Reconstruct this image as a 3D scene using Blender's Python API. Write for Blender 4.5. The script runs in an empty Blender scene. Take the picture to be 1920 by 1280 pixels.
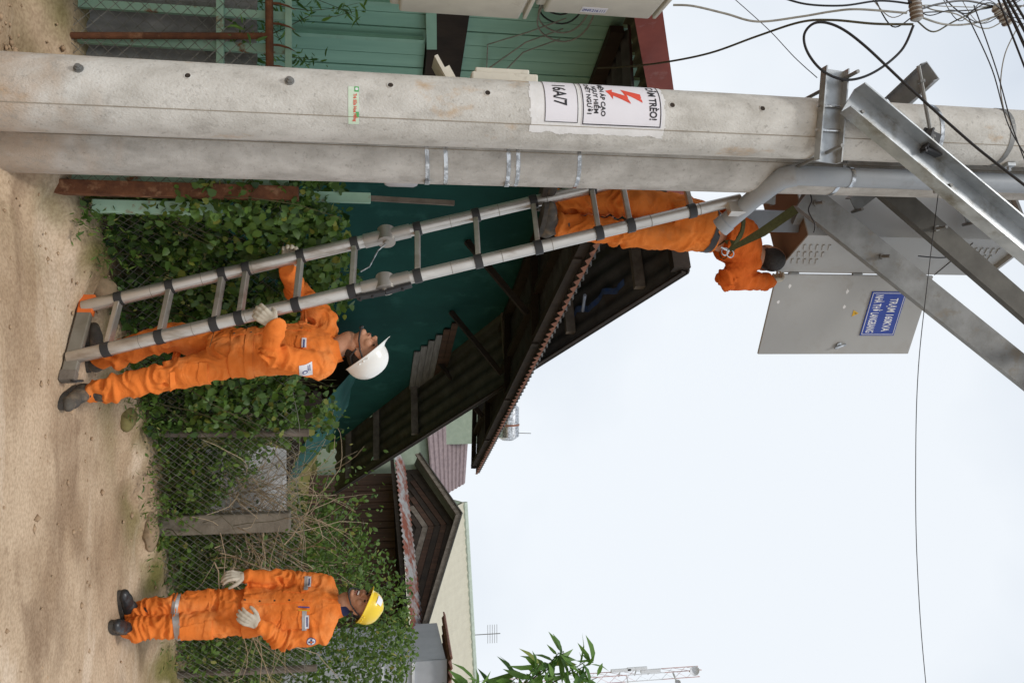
import bpy, bmesh, math, random
import numpy as np
from mathutils import Vector, Matrix, noise
from mathutils.bvhtree import BVHTree

# ------------------------------------------------------------------ camera, sky, sun, exposure
S = bpy.context.scene
COL = S.collection
F = 1570.0                                   # focal length in photograph pixels (long side 1920)
TH = math.radians(9.76)                      # the camera looks up a little
CT, ST = math.cos(TH), math.sin(TH)
CAMZ = 1.62
cd = bpy.data.cameras.new('camera'); cam = bpy.data.objects.new('camera', cd); COL.objects.link(cam)
cd.sensor_fit = 'HORIZONTAL'; cd.sensor_width = 36.0; cd.lens = F/1920*36.0
cd.clip_start = 0.05; cd.clip_end = 2000
# the photograph was taken with the camera turned on its side: world up is picture right
cam.matrix_world = Matrix(((0, -1, 0, 0), (-ST, 0, -CT, 0), (CT, 0, -ST, CAMZ), (0, 0, 0, 1)))
S.camera = cam

W_ = bpy.data.worlds.new('World'); S.world = W_; W_.use_nodes = True
nt = W_.node_tree; nt.nodes.clear()
SUN_EL, SUN_AZ = math.radians(58), math.radians(200)
sky = nt.nodes.new('ShaderNodeTexSky'); sky.sky_type = 'NISHITA'; sky.sun_disc = False
sky.sun_elevation = SUN_EL; sky.sun_rotation = SUN_AZ
skm = nt.nodes.new('ShaderNodeMix'); skm.data_type = 'RGBA'; skm.blend_type = 'MULTIPLY'; skm.inputs[0].default_value = 1
nt.links.new(sky.outputs[0], skm.inputs[6]); skm.inputs[7].default_value = (.10, .10, .10, 1)
tc = nt.nodes.new('ShaderNodeTexCoord'); nz = nt.nodes.new('ShaderNodeTexNoise')
nz.inputs['Scale'].default_value = 1.35; nz.inputs['Detail'].default_value = 5; nz.inputs['Roughness'].default_value = .5
nt.links.new(tc.outputs['Generated'], nz.inputs['Vector'])
cr = nt.nodes.new('ShaderNodeValToRGB')
cr.color_ramp.elements[0].position = .37; cr.color_ramp.elements[0].color = (.575, .635, .715, 1)
cr.color_ramp.elements[1].position = .61; cr.color_ramp.elements[1].color = (.765, .805, .85, 1)
nt.links.new(nz.outputs['Fac'], cr.inputs[0])
cov = nt.nodes.new('ShaderNodeValToRGB')      # cloud cover: nearly closed, a few thin places
cov.color_ramp.elements[0].position = .27; cov.color_ramp.elements[0].color = (.55, .55, .55, 1)
cov.color_ramp.elements[1].position = .42; cov.color_ramp.elements[1].color = (.97, .97, .97, 1)
nt.links.new(nz.outputs['Fac'], cov.inputs[0])
mx = nt.nodes.new('ShaderNodeMix'); mx.data_type = 'RGBA'
nt.links.new(cov.outputs[0], mx.inputs[0]); nt.links.new(skm.outputs[2], mx.inputs[6]); nt.links.new(cr.outputs[0], mx.inputs[7])
bg = nt.nodes.new('ShaderNodeBackground'); bg.inputs[1].default_value = 1.0
wo = nt.nodes.new('ShaderNodeOutputWorld')
nt.links.new(mx.outputs[2], bg.inputs[0]); nt.links.new(bg.outputs[0], wo.inputs[0])

sl = bpy.data.lights.new('sun', 'SUN'); sl.energy = 1.5; sl.angle = math.radians(11); sl.color = (1, .965, .92)
sun = bpy.data.objects.new('sun', sl); COL.objects.link(sun)
_sd = Vector((math.sin(SUN_AZ)*math.cos(SUN_EL), math.cos(SUN_AZ)*math.cos(SUN_EL), math.sin(SUN_EL)))
sun.rotation_euler = _sd.to_track_quat('Z', 'Y').to_euler()
S.view_settings.view_transform = 'Standard'; S.view_settings.look = 'None'
S.view_settings.exposure = 0.24; S.view_settings.gamma = 1; S.view_settings.use_curve_mapping = False

# ------------------------------------------------------------------ helpers
def ray(x, y):
    u, v = y-640.0, x-960.0
    return Vector((u, F*CT-v*ST, F*ST+v*CT))
def W(x, y, Y):                               # photograph pixel + distance ahead -> world point
    r = ray(x, y); k = Y/r.y
    return Vector((r.x*k, Y, CAMZ+r.z*k))
def WZ(x, y, Z):                              # photograph pixel + height -> world point
    r = ray(x, y); k = (Z-CAMZ)/r.z
    return Vector((r.x*k, r.y*k, Z))
def zat(x, Y):
    return W(x, 640, Y).z

def thing(name, label, cat, loc=(0, 0, 0), group=None):
    o = bpy.data.objects.new(name, None); COL.objects.link(o); o.empty_display_size = .1
    o.location = loc; o['label'] = label; o['category'] = cat
    if group: o['group'] = group
    return o
def tag(o, label, cat, group=None):
    o['label'] = label; o['category'] = cat
    if group: o['group'] = group
    return o
def root_loc(p):
    q = Vector((0, 0, 0))
    while p is not None:
        q = q+Vector(p.location); p = p.parent
    return q
def link_mesh(name, me, mat, parent=None, origin=None):
    """verts of me are world coordinates; the object sits at its parent's place (or at origin)"""
    off = root_loc(parent) if parent is not None else Vector(origin if origin is not None else (0, 0, 0))
    if off.length > 0: me.transform(Matrix.Translation(-off))
    if mat is not None and not me.materials: me.materials.append(mat)
    o = bpy.data.objects.new(name, me); COL.objects.link(o)
    if parent is not None: o.parent = parent
    elif origin is not None: o.location = origin
    return o

class MB:
    def __init__(s): s.v = []; s.f = []
    def add(s, vs, fs):
        b = len(s.v); s.v += [tuple(p) for p in vs]; s.f += [tuple(i+b for i in f) for f in fs]; return s
    def box(s, c, size, ax=None, bev=0):
        c = Vector(c); X, Y, Z = ax if ax else (Vector((1, 0, 0)), Vector((0, 1, 0)), Vector((0, 0, 1)))
        h = [q/2 for q in size]
        if bev <= 0:
            vs = [c+X*(a*h[0])+Y*(b*h[1])+Z*(d*h[2]) for d in (-1, 1) for a, b in ((-1, -1), (1, -1), (1, 1), (-1, 1))]
            return s.add(vs, [(3, 2, 1, 0), (4, 5, 6, 7), (0, 1, 5, 4), (1, 2, 6, 5), (2, 3, 7, 6), (3, 0, 4, 7)])
        bm = bmesh.new(); bmesh.ops.create_cube(bm, size=2)
        for v in bm.verts: v.co = Vector((v.co.x*h[0], v.co.y*h[1], v.co.z*h[2]))
        bmesh.ops.bevel(bm, geom=bm.edges[:], offset=bev, segments=2, affect='EDGES', profile=.5)
        vs = [c+X*v.co.x+Y*v.co.y+Z*v.co.z for v in bm.verts]; bm.verts.index_update()
        fs = [tuple(v.index for v in f.verts) for f in bm.faces]; bm.free()
        return s.add(vs, fs)
    def bar(s, p, q, a, b, side=None, bev=0):
        """box beam from p to q, a wide along side, b along the third direction"""
        p, q = Vector(p), Vector(q); d = (q-p); L = d.length; d.normalize()
        sd = Vector(side) if side is not None else Vector((0, 0, 1)) if abs(d.z) < .9 else Vector((1, 0, 0))
        sd = (sd-d*sd.dot(d)).normalized(); t = d.cross(sd)
        return s.box((p+q)/2, (L, a, b), (d, sd, t), bev)
    def tube(s, pts, r, n=10, cap=True, closed=False):
        pts = [Vector(p) for p in pts]; m = len(pts)
        rs = list(r) if hasattr(r, '__len__') else [r]*m
        t0 = (pts[1]-pts[0]).normalized()
        nn = t0.orthogonal().normalized(); b0 = len(s.v)
        for i in range(m):
            if closed: t = pts[(i+1) % m]-pts[i-1]
            else: t = pts[min(i+1, m-1)]-pts[max(i-1, 0)]
            if t.length < 1e-9: t = t0
            t = t.normalized(); nn = nn-t*nn.dot(t)
            nn = t.orthogonal().normalized() if nn.length < 1e-6 else nn.normalized()
            bb = t.cross(nn)
            for k in range(n):
                a = 2*math.pi*k/n; s.v.append(tuple(pts[i]+(nn*math.cos(a)+bb*math.sin(a))*rs[i]))
        for i in range(m if closed else m-1):
            j = (i+1) % m
            for k in range(n):
                s.f.append((b0+i*n+k, b0+i*n+(k+1) % n, b0+j*n+(k+1) % n, b0+j*n+k))
        if cap and not closed:
            s.f.append(tuple(b0+k for k in range(n-1, -1, -1))); s.f.append(tuple(b0+(m-1)*n+k for k in range(n)))
        return s
    def cyl(s, p, q, r, n=16, r2=None): return s.tube([p, q], [r, r if r2 is None else r2], n)
    def ball(s, c, r, ax=None, nu=12, nv=8):
        c = Vector(c); rx, ry, rz = r if hasattr(r, '__len__') else (r, r, r)
        X, Y, Z = ax if ax else (Vector((1, 0, 0)), Vector((0, 1, 0)), Vector((0, 0, 1)))
        vs = [c-Z*rz]
        for j in range(1, nv):
            th = -math.pi/2+math.pi*j/nv
            for i in range(nu):
                ph = 2*math.pi*i/nu
                vs.append(c+X*(rx*math.cos(th)*math.cos(ph))+Y*(ry*math.cos(th)*math.sin(ph))+Z*(rz*math.sin(th)))
        vs.append(c+Z*rz); fs = []
        for i in range(nu): fs.append((0, 1+(i+1) % nu, 1+i))
        for j in range(nv-2):
            for i in range(nu):
                a = 1+j*nu+i; b = 1+j*nu+(i+1) % nu; fs.append((a, b, b+nu, a+nu))
        T = 1+(nv-2)*nu
        for i in range(nu): fs.append((T+i, T+(i+1) % nu, len(vs)-1))
        return s.add(vs, fs)
    def prism(s, poly, p, ax, depth):
        """polygon (a,b) in the plane p + a*ax0 + b*ax1, pushed through +-depth/2 along ax2"""
        p = Vector(p); A, B, C = ax; n = len(poly)
        vs = [p+A*a+B*b-C*(depth/2) for a, b in poly]+[p+A*a+B*b+C*(depth/2) for a, b in poly]
        fs = [tuple(range(n-1, -1, -1)), tuple(range(n, 2*n))]+[(i, (i+1) % n, n+(i+1) % n, n+i) for i in range(n)]
        return s.add(vs, fs)
    def grid(s, P, thick=None):
        """P: rows of points"""
        m, n = len(P), len(P[0])
        vs = [Vector(p) for r in P for p in r]
        fs = [(i*n+j, i*n+j+1, (i+1)*n+j+1, (i+1)*n+j) for i in range(m-1) for j in range(n-1)]
        if thick is not None:
            t = Vector(thick); N = m*n; vs += [p+t for p in vs[:N]]
            fs += [tuple(N+k for k in reversed(f)) for f in fs[:]]
            ed = [i*n for i in range(m)], [i*n+n-1 for i in range(m)], list(range(n)), list(range((m-1)*n, m*n))
            for e in ed:
                for a, b in zip(e[:-1], e[1:]): fs.append((a, b, b+N, a+N))
        return s.add(vs, fs)
    def mesh(s, name='m', smooth=False, fix=True):
        me = bpy.data.meshes.new(name); me.from_pydata(s.v, [], s.f); me.validate()
        if fix:
            bm = bmesh.new(); bm.from_mesh(me); bmesh.ops.recalc_face_normals(bm, faces=bm.faces[:]); bm.to_mesh(me); bm.free()
        if smooth:
            me.polygons.foreach_set('use_smooth', [True]*len(me.polygons))
            try: me.set_sharp_from_angle(angle=math.radians(38))
            except Exception: pass
        return me
    def build(s, name, mat, parent=None, origin=None, smooth=False, fix=True):
        return link_mesh(name, s.mesh(name, smooth, fix), mat, parent, origin)

def np_mesh(name, V, Fq, attr=None):
    """fast mesh: V (n,3), Fq list of equal-size faces (m,k)"""
    me = bpy.data.meshes.new(name); V = np.asarray(V, np.float32); Fq = np.asarray(Fq, np.int32)
    m, k = Fq.shape
    me.vertices.add(len(V)); me.vertices.foreach_set('co', V.ravel())
    me.loops.add(m*k); me.loops.foreach_set('vertex_index', Fq.ravel())
    me.polygons.add(m); me.polygons.foreach_set('loop_start', np.arange(0, m*k, k, dtype=np.int32))
    if attr is not None:
        a = me.attributes.new('rnd', 'FLOAT', 'POINT'); a.data.foreach_set('value', np.asarray(attr, np.float32))
    me.update(); me.validate(); return me

def text_mesh(body, size, bold=0.0, spacing=1.0):
    c = bpy.data.curves.new('txt', 'FONT'); c.body = body; c.size = size; c.offset = bold; c.space_character = spacing
    c.align_x = 'LEFT'; c.resolution_u = 3
    o = bpy.data.objects.new('txt', c); COL.objects.link(o)
    dg = bpy.context.evaluated_depsgraph_get(); m = bpy.data.meshes.new_from_object(o.evaluated_get(dg))
    vs = [(v.co.x, v.co.y) for v in m.vertices]; fs = [tuple(p.vertices) for p in m.polygons]
    bpy.data.objects.remove(o); bpy.data.meshes.remove(m); bpy.data.curves.remove(c)
    x0 = min(v[0] for v in vs); x1 = max(v[0] for v in vs)
    return [(a-x0, b) for a, b in vs], fs, x1-x0
def text_on(body, width, height, mapf, mat, parent, name='lettering', bold=.012, a0=0, b0=0):
    """lettering fitted to width x cap height, placed through mapf(a, b) -> world"""
    vs, fs, w = text_mesh(body, 1.0, bold)
    kx = width/w; ky = height/.70
    mb = MB(); mb.add([mapf(a0+a*kx, b0+b*ky) for a, b in vs], fs)
    return mb.build(name, mat, parent, fix=False)

# ------------------------------------------------------------------ materials
MATS = {}
def M(name, c1, c2=None, scale=6.0, rough=.75, bump=0.0, bscale=80.0, metal=0.0, spec=.35, lo=.35, hi=.65, stain=None, sscale=2.0, slo=.55, shi=.75, stretch=None, coat=0):
    if name in MATS: return MATS[name]
    m = bpy.data.materials.new(name); m.use_nodes = True; n = m.node_tree; n.nodes.clear()
    out = n.nodes.new('ShaderNodeOutputMaterial'); b = n.nodes.new('ShaderNodeBsdfPrincipled')
    n.links.new(b.outputs[0], out.inputs[0])
    b.inputs['Roughness'].default_value = rough; b.inputs['Metallic'].default_value = metal
    b.inputs['Specular IOR Level'].default_value = spec
    if coat: b.inputs['Coat Weight'].default_value = coat
    t = n.nodes.new('ShaderNodeTexCoord'); vec = t.outputs['Object']
    if stretch:
        mp = n.nodes.new('ShaderNodeMapping'); mp.inputs['Scale'].default_value = stretch
        n.links.new(vec, mp.inputs[0]); vec = mp.outputs[0]
    col = None
    if c2 is None: c2 = tuple(k*.8 for k in c1)
    nz = n.nodes.new('ShaderNodeTexNoise'); nz.inputs['Scale'].default_value = scale; nz.inputs['Detail'].default_value = 7
    nz.inputs['Roughness'].default_value = .6
    n.links.new(vec, nz.inputs['Vector'])
    r = n.nodes.new('ShaderNodeValToRGB'); r.color_ramp.elements[0].position = lo; r.color_ramp.elements[1].position = hi
    r.color_ramp.elements[0].color = (*c2, 1); r.color_ramp.elements[1].color = (*c1, 1)
    n.links.new(nz.outputs['Fac'], r.inputs[0]); col = r.outputs[0]
    if stain is not None:
        n2 = n.nodes.new('ShaderNodeTexNoise'); n2.inputs['Scale'].default_value = sscale; n2.inputs['Detail'].default_value = 8
        n2.inputs['Roughness'].default_value = .62; n.links.new(vec, n2.inputs['Vector'])
        r2 = n.nodes.new('ShaderNodeValToRGB'); r2.color_ramp.elements[0].position = slo; r2.color_ramp.elements[1].position = shi
        n.links.new(n2.outputs['Fac'], r2.inputs[0])
        x = n.nodes.new('ShaderNodeMix'); x.data_type = 'RGBA'; n.links.new(r2.outputs[0], x.inputs[0])
        n.links.new(col, x.inputs[6]); x.inputs[7].default_value = (*stain, 1); col = x.outputs[2]
    n.links.new(col, b.inputs['Base Color'])
    if bump > 0:
        n3 = n.nodes.new('ShaderNodeTexNoise'); n3.inputs['Scale'].default_value = bscale; n3.inputs['Detail'].default_value = 5
        n.links.new(vec, n3.inputs['Vector'])
        bp = n.nodes.new('ShaderNodeBump'); bp.inputs['Strength'].default_value = bump; bp.inputs['Distance'].default_value = .01
        n.links.new(n3.outputs['Fac'], bp.inputs['Height']); n.links.new(bp.outputs[0], b.inputs['Normal'])
    MATS[name] = m; return m

def leaf_mat(name, dark, light, yellow=None):
    if name in MATS: return MATS[name]
    m = bpy.data.materials.new(name); m.use_nodes = True; n = m.node_tree; n.nodes.clear()
    out = n.nodes.new('ShaderNodeOutputMaterial'); b = n.nodes.new('ShaderNodeBsdfPrincipled')
    a = n.nodes.new('ShaderNodeAttribute'); a.attribute_name = 'rnd'
    r = n.nodes.new('ShaderNodeValToRGB'); r.color_ramp.elements[0].color = (*dark, 1); r.color_ramp.elements[1].color = (*light, 1)
    if yellow:
        e = r.color_ramp.elements.new(.93); e.color = (*light, 1); r.color_ramp.elements[2].color = (*yellow, 1)
    n.links.new(a.outputs['Fac'], r.inputs[0]); n.links.new(r.outputs[0], b.inputs['Base Color'])
    b.inputs['Roughness'].default_value = .45; b.inputs['Specular IOR Level'].default_value = .4
    tr = n.nodes.new('ShaderNodeBsdfTranslucent'); n.links.new(r.outputs[0], tr.inputs[0])
    ms = n.nodes.new('ShaderNodeMixShader'); ms.inputs[0].default_value = .38
    n.links.new(b.outputs[0], ms.inputs[1]); n.links.new(tr.outputs[0], ms.inputs[2]); n.links.new(ms.outputs[0], out.inputs[0])
    MATS[name] = m; return m

CONC = M('concrete', (.66, .65, .61), (.46, .445, .405), scale=7, rough=.9, bump=.4, bscale=140, spec=.2, lo=.30, hi=.62, stain=(.50, .34, .19), sscale=4.2, slo=.60, shi=.72, stretch=(1, 1, .6))
CONC2 = M('concrete_grey', (.60, .585, .55), (.43, .415, .385), scale=11, rough=.92, bump=.45, bscale=220, spec=.2, stain=(.16, .15, .14), sscale=2.6, slo=.62, shi=.8, stretch=(1, 1, .6))
GALV = M('galvanised_steel', (.50, .52, .53), (.36, .38, .39), scale=9, rough=.42, metal=.75, bump=.04, stain=(.20, .18, .14), sscale=5, slo=.52, shi=.68)
GALVD = M('dull_galvanised_steel', (.27, .272, .265), (.19, .19, .182), scale=8, rough=.55, metal=.55, bump=.05, stain=(.20, .17, .13), sscale=6, slo=.56, shi=.7)
STEEL = M('bright_steel', (.66, .67, .68), (.30, .30, .30), scale=24, rough=.26, metal=.95, lo=.42, hi=.56)  # dark mottle in the colour stands in for dark reflections
ALU = M('aluminium', (.60, .565, .515), (.50, .465, .42), scale=12, rough=.38, metal=.8, bump=.03, stain=(.30, .24, .18), sscale=9, slo=.54, shi=.72, stretch=(1, 1, .3))
BLACKP = M('black_plastic', (.025, .025, .027), (.04, .04, .04), rough=.5)
ORANGEP = M('orange_plastic', (.75, .16, .03), rough=.5)
CABLE = M('black_cable', (.02, .02, .022), rough=.45)
CABLEG = M('grey_cable', (.32, .31, .27), (.22, .21, .18), scale=30, rough=.6)
PVC = M('grey_pvc', (.36, .39, .42), (.31, .34, .37), scale=4, rough=.38, stain=(.26, .24, .21), sscale=5, slo=.62, shi=.8)
CABM = M('grey_cabinet_paint', (.40, .405, .395), (.375, .38, .37), scale=2.5, rough=.42, stain=(.27, .24, .20), sscale=5, slo=.62, shi=.80)
CREAM = M('cream_plastic', (.66, .63, .54), (.58, .55, .47), scale=6, rough=.5, stain=(.36, .32, .25), sscale=9, slo=.6, shi=.78)
WHITEP = M('white_paint', (.80, .80, .80), (.72, .72, .71), scale=14, rough=.7, bump=.15)
PAPER = M('white_paper', (.80, .79, .84), (.77, .76, .81), rough=.65)
INK = M('black_ink', (.03, .03, .035), rough=.7)
REDINK = M('red_ink', (.82, .10, .06), rough=.65)
GREENINK = M('green_ink', (.12, .48, .16), rough=.65)
STICK = M('pale_green_sticker', (.55, .72, .53), (.66, .76, .64), scale=40, rough=.6)
BLUESIGN = M('blue_enamel', (.035, .075, .36), (.03, .06, .30), scale=9, rough=.4)
YELLOWINK = M('yellow_ink', (.78, .46, .03), rough=.55)
ORANGE = M('orange_cloth', (.78, .215, .042), (.70, .175, .030), scale=7, rough=.9, bump=.12, bscale=420, spec=.12, stain=(.84, .33, .11), sscale=3.5, slo=.52, shi=.80)
ORANGEF = M('faded_orange_cloth', (.76, .23, .05), (.66, .175, .03), scale=5, rough=.92, bump=.12, bscale=420, spec=.1, stain=(.42, .16, .06), sscale=5, slo=.58, shi=.85)
SKIN = M('skin', (.54, .28, .17), (.46, .225, .13), scale=22, rough=.55, spec=.35)
LIP = M('lips', (.30, .10, .07), rough=.5)
TEETH = M('teeth', (.75, .71, .64), rough=.35)
EYE = M('dark_eye', (.02, .013, .01), rough=.2, spec=.6)
HAIR = M('black_hair', (.018, .015, .013), (.03, .026, .022), scale=60, rough=.6, bump=.5, bscale=160)
GLOVE = M('cotton_glove', (.58, .53, .43), (.46, .41, .33), scale=16, rough=.95, bump=.25, bscale=380, spec=.1, stain=(.30, .25, .18), sscale=14, slo=.58, shi=.8)
TEALG = M('teal_rubber', (.05, .11, .12), rough=.6)
BOOTB = M('black_leather', (.022, .022, .024), (.03, .03, .03), scale=14, rough=.38, spec=.5)
BOOTD = M('dusty_leather', (.10, .085, .065), (.05, .045, .04), scale=14, rough=.75, stain=(.24, .18, .12), sscale=16, slo=.5, shi=.75)
RUBBER = M('rubber_sole', (.04, .038, .035), (.09, .075, .06), scale=18, rough=.85)
HELW = M('white_helmet_shell', (.80, .79, .75), (.77, .76, .72), rough=.3, spec=.5, coat=.2)
HELY = M('yellow_helmet_shell', (.84, .60, .03), (.80, .56, .025), rough=.32, spec=.5, coat=.2)
REFL = M('grey_reflective_tape', (.42, .42, .42), (.36, .36, .36), scale=40, rough=.45, metal=.2)
NAVY = M('navy_cloth', (.03, .035, .10), rough=.9)
OLIVE = M('olive_webbing', (.085, .085, .03), (.06, .06, .022), scale=60, rough=.9)
MINT = M('mint_paint', (.30, .52, .40), (.25, .45, .34), scale=5, rough=.6, stain=(.22, .30, .22), sscale=6, slo=.6, shi=.8)
MINTR = M('mint_paint_rusting', (.36, .55, .42), (.30, .48, .36), scale=5, rough=.65, stain=(.24, .10, .04), sscale=9, slo=.58, shi=.66)
MINTW = M('mint_wall_boards', (.30, .53, .41), (.24, .45, .345), scale=3, rough=.65, stretch=(4, 4, .4))
RUST = M('rusty_steel', (.21, .085, .04), (.11, .045, .025), scale=16, rough=.9, bump=.3, stain=(.36, .20, .11), sscale=12, slo=.56, shi=.7)
TEAL = M('teal_tarpaulin', (.012, .074, .061), (.008, .050, .043), scale=1.3, rough=.8, spec=.15, stain=(.036, .135, .112), sscale=1.9, slo=.55, shi=.8)
DARKWOOD = M('dark_timber', (.042, .029, .020), (.022, .016, .012), scale=5, rough=.85, bump=.3, bscale=40, stretch=(1, 1, .5))
GREYWOOD = M('weathered_timber', (.20, .17, .14), (.11, .09, .07), scale=8, rough=.9, bump=.3, bscale=60)
BROWNWOOD = M('brown_boards', (.085, .043, .026), (.042, .023, .015), scale=4, rough=.85, bump=.25, bscale=40, stretch=(3, 3, .3))
GREYBOARD = M('grey_boards', (.22, .205, .19), (.13, .12, .11), scale=6, rough=.9, bump=.25, stretch=(.4, .4, 5))
SHEETU = M('corrugated_sheet', (.115, .112, .108), (.065, .062, .058), scale=4, rough=.75, metal=.2, stain=(.07, .045, .032), sscale=3)
REDSHEET = M('red_painted_sheet', (.36, .085, .06), (.27, .06, .045), scale=6, rough=.6, stain=(.42, .22, .19), sscale=7, slo=.6, shi=.75)
RUSTSHEET = M('rust_and_zinc_sheet', (.34, .34, .335), (.27, .27, .265), scale=6, rough=.6, metal=.3, stain=(.20, .065, .04), sscale=2.6, slo=.42, shi=.56)
TERRA = M('terracotta', (.30, .125, .075), (.16, .07, .045), scale=12, rough=.85)
FIBRO = M('fibre_cement', (.30, .295, .285), (.21, .205, .20), scale=7, rough=.92, bump=.2, stain=(.12, .11, .10), sscale=4, slo=.56, shi=.75)
BLUETARP = M('blue_tarpaulin', (.03, .08, .26), (.10, .14, .24), scale=14, rough=.6)
GREYWIRE = M('fence_wire', (.30, .29, .26), (.20, .19, .165), scale=20, rough=.6, metal=.5)
WHITESHEET = M('white_plastic_sheet', (.80, .79, .80), (.66, .65, .66), scale=5, rough=.6)
PALEGREEN = M('pale_green_sheet', (.50, .465, .36), (.46, .425, .33), scale=2, rough=.6, stretch=(1, 1, 3))
MAUVE = M('mauve_roof_tiles', (.26, .20, .20), (.19, .145, .15), scale=9, rough=.8)
PALEWALL = M('pale_green_wall', (.34, .40, .31), (.28, .34, .26), rough=.8)
GREYSHEET = M('grey_sheet_metal', (.40, .41, .43), (.34, .35, .37), scale=3, rough=.5, metal=.3)
TOWERR = M('hazed_tower_red', (.60, .38, .36), rough=.8); TOWERW = M('hazed_tower_white', (.72, .73, .75), rough=.8)  # distance haze is mixed into these paler mast colours
TWIG = M('dry_twig', (.48, .38, .26), (.32, .24, .15), scale=20, rough=.9)
STEM = M('green_stem', (.10, .085, .04), (.06, .07, .03), scale=20, rough=.85)
IVY = leaf_mat('ivy_leaf', (.020, .056, .014), (.13, .235, .040), (.24, .27, .05))
BUSH = leaf_mat('bush_leaf', (.030, .072, .015), (.15, .25, .040), (.30, .29, .07))
LANCE = leaf_mat('lance_leaf', (.04, .11, .022), (.18, .33, .06), (.30, .36, .08))

ORANGED = M('deep_orange_cloth', (.62, .130, .022), (.50, .100, .016), scale=6, rough=.92, bump=.12, bscale=420, spec=.1)
def crease_bump(m, scale=8, strength=.30, dist=.02):
    n = m.node_tree; b = [q for q in n.nodes if q.type == 'BSDF_PRINCIPLED'][0]; t = n.nodes.new('ShaderNodeTexCoord')
    nz = n.nodes.new('ShaderNodeTexNoise'); nz.inputs['Scale'].default_value = scale; nz.inputs['Detail'].default_value = 3; nz.inputs['Distortion'].default_value = 1.4
    mp = n.nodes.new('ShaderNodeMapping'); mp.inputs['Scale'].default_value = (1, 1, 1.7); mp.inputs['Rotation'].default_value = (.4, .3, .2)
    n.links.new(t.outputs['Object'], mp.inputs[0]); n.links.new(mp.outputs[0], nz.inputs['Vector'])
    ab = n.nodes.new('ShaderNodeMath'); ab.operation = 'SUBTRACT'; ab.inputs[1].default_value = .5; n.links.new(nz.outputs['Fac'], ab.inputs[0])
    a2 = n.nodes.new('ShaderNodeMath'); a2.operation = 'ABSOLUTE'; n.links.new(ab.outputs[0], a2.inputs[0])
    a3 = n.nodes.new('ShaderNodeMath'); a3.operation = 'POWER'; a3.inputs[1].default_value = .6; n.links.new(a2.outputs[0], a3.inputs[0])
    bp = n.nodes.new('ShaderNodeBump'); bp.inputs['Strength'].default_value = strength; bp.inputs['Distance'].default_value = dist; n.links.new(a3.outputs[0], bp.inputs['Height'])
    l = b.inputs['Normal'].links
    if l: n.links.new(l[0].from_socket, bp.inputs['Normal'])
    n.links.new(bp.outputs[0], b.inputs['Normal'])
for m_ in (ORANGE, ORANGEF, ORANGED): crease_bump(m_)

def splash(m, z0=.02, z1=.42, col=(.42, .27, .15)):
    """dried mud splashed on the foot of a post"""
    n = m.node_tree; b = [q for q in n.nodes if q.type == 'BSDF_PRINCIPLED'][0]; src = b.inputs['Base Color'].links[0].from_socket
    t = n.nodes.new('ShaderNodeTexCoord'); sp = n.nodes.new('ShaderNodeSeparateXYZ'); n.links.new(t.outputs['Object'], sp.inputs[0])
    nz = n.nodes.new('ShaderNodeTexNoise'); nz.inputs['Scale'].default_value = 7; nz.inputs['Detail'].default_value = 6; n.links.new(t.outputs['Object'], nz.inputs['Vector'])
    ma = n.nodes.new('ShaderNodeMath'); ma.operation = 'MULTIPLY_ADD'; n.links.new(nz.outputs['Fac'], ma.inputs[0]); ma.inputs[1].default_value = -.9; n.links.new(sp.outputs['Z'], ma.inputs[2])
    mr = n.nodes.new('ShaderNodeMapRange'); mr.inputs['From Min'].default_value = z0-.45; mr.inputs['From Max'].default_value = z1-.45; mr.inputs['To Min'].default_value = .55; mr.inputs['To Max'].default_value = 0
    n.links.new(ma.outputs[0], mr.inputs['Value'])
    x = n.nodes.new('ShaderNodeMix'); x.data_type = 'RGBA'; n.links.new(mr.outputs[0], x.inputs[0]); n.links.new(src, x.inputs[6]); x.inputs[7].default_value = (*col, 1); n.links.new(x.outputs[2], b.inputs['Base Color'])
splash(CONC); splash(CONC2)

def speckle(m, scale=38, col=(.24, .225, .20), lo=.56, hi=.70, k=.65):
    n = m.node_tree; b = [q for q in n.nodes if q.type == 'BSDF_PRINCIPLED'][0]; src = b.inputs['Base Color'].links[0].from_socket
    t = n.nodes.new('ShaderNodeTexCoord'); nz = n.nodes.new('ShaderNodeTexNoise'); nz.inputs['Scale'].default_value = scale; nz.inputs['Detail'].default_value = 9; nz.inputs['Roughness'].default_value = .72
    n.links.new(t.outputs['Object'], nz.inputs['Vector'])
    mr = n.nodes.new('ShaderNodeMapRange'); mr.inputs['From Min'].default_value = lo; mr.inputs['From Max'].default_value = hi; mr.inputs['To Max'].default_value = k; n.links.new(nz.outputs['Fac'], mr.inputs['Value'])
    x = n.nodes.new('ShaderNodeMix'); x.data_type = 'RGBA'; n.links.new(mr.outputs[0], x.inputs[0]); n.links.new(src, x.inputs[6]); x.inputs[7].default_value = (*col, 1); n.links.new(x.outputs[2], b.inputs['Base Color'])
speckle(ORANGE, 4.5, (.52, .17, .06), .55, .75, .45); speckle(ORANGEF, 4.5, (.40, .16, .07), .52, .72, .55)
for m_ in (CONC, CONC2): speckle(m_); speckle(m_, 6.5, (.36, .345, .315), .54, .66, .6)
speckle(CABM, 3.2, (.33, .31, .28), .52, .72, .6); speckle(GALVD, 14, (.16, .14, .11), .55, .68, .6); speckle(PVC, 5, (.25, .25, .24), .54, .7, .5)
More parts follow.
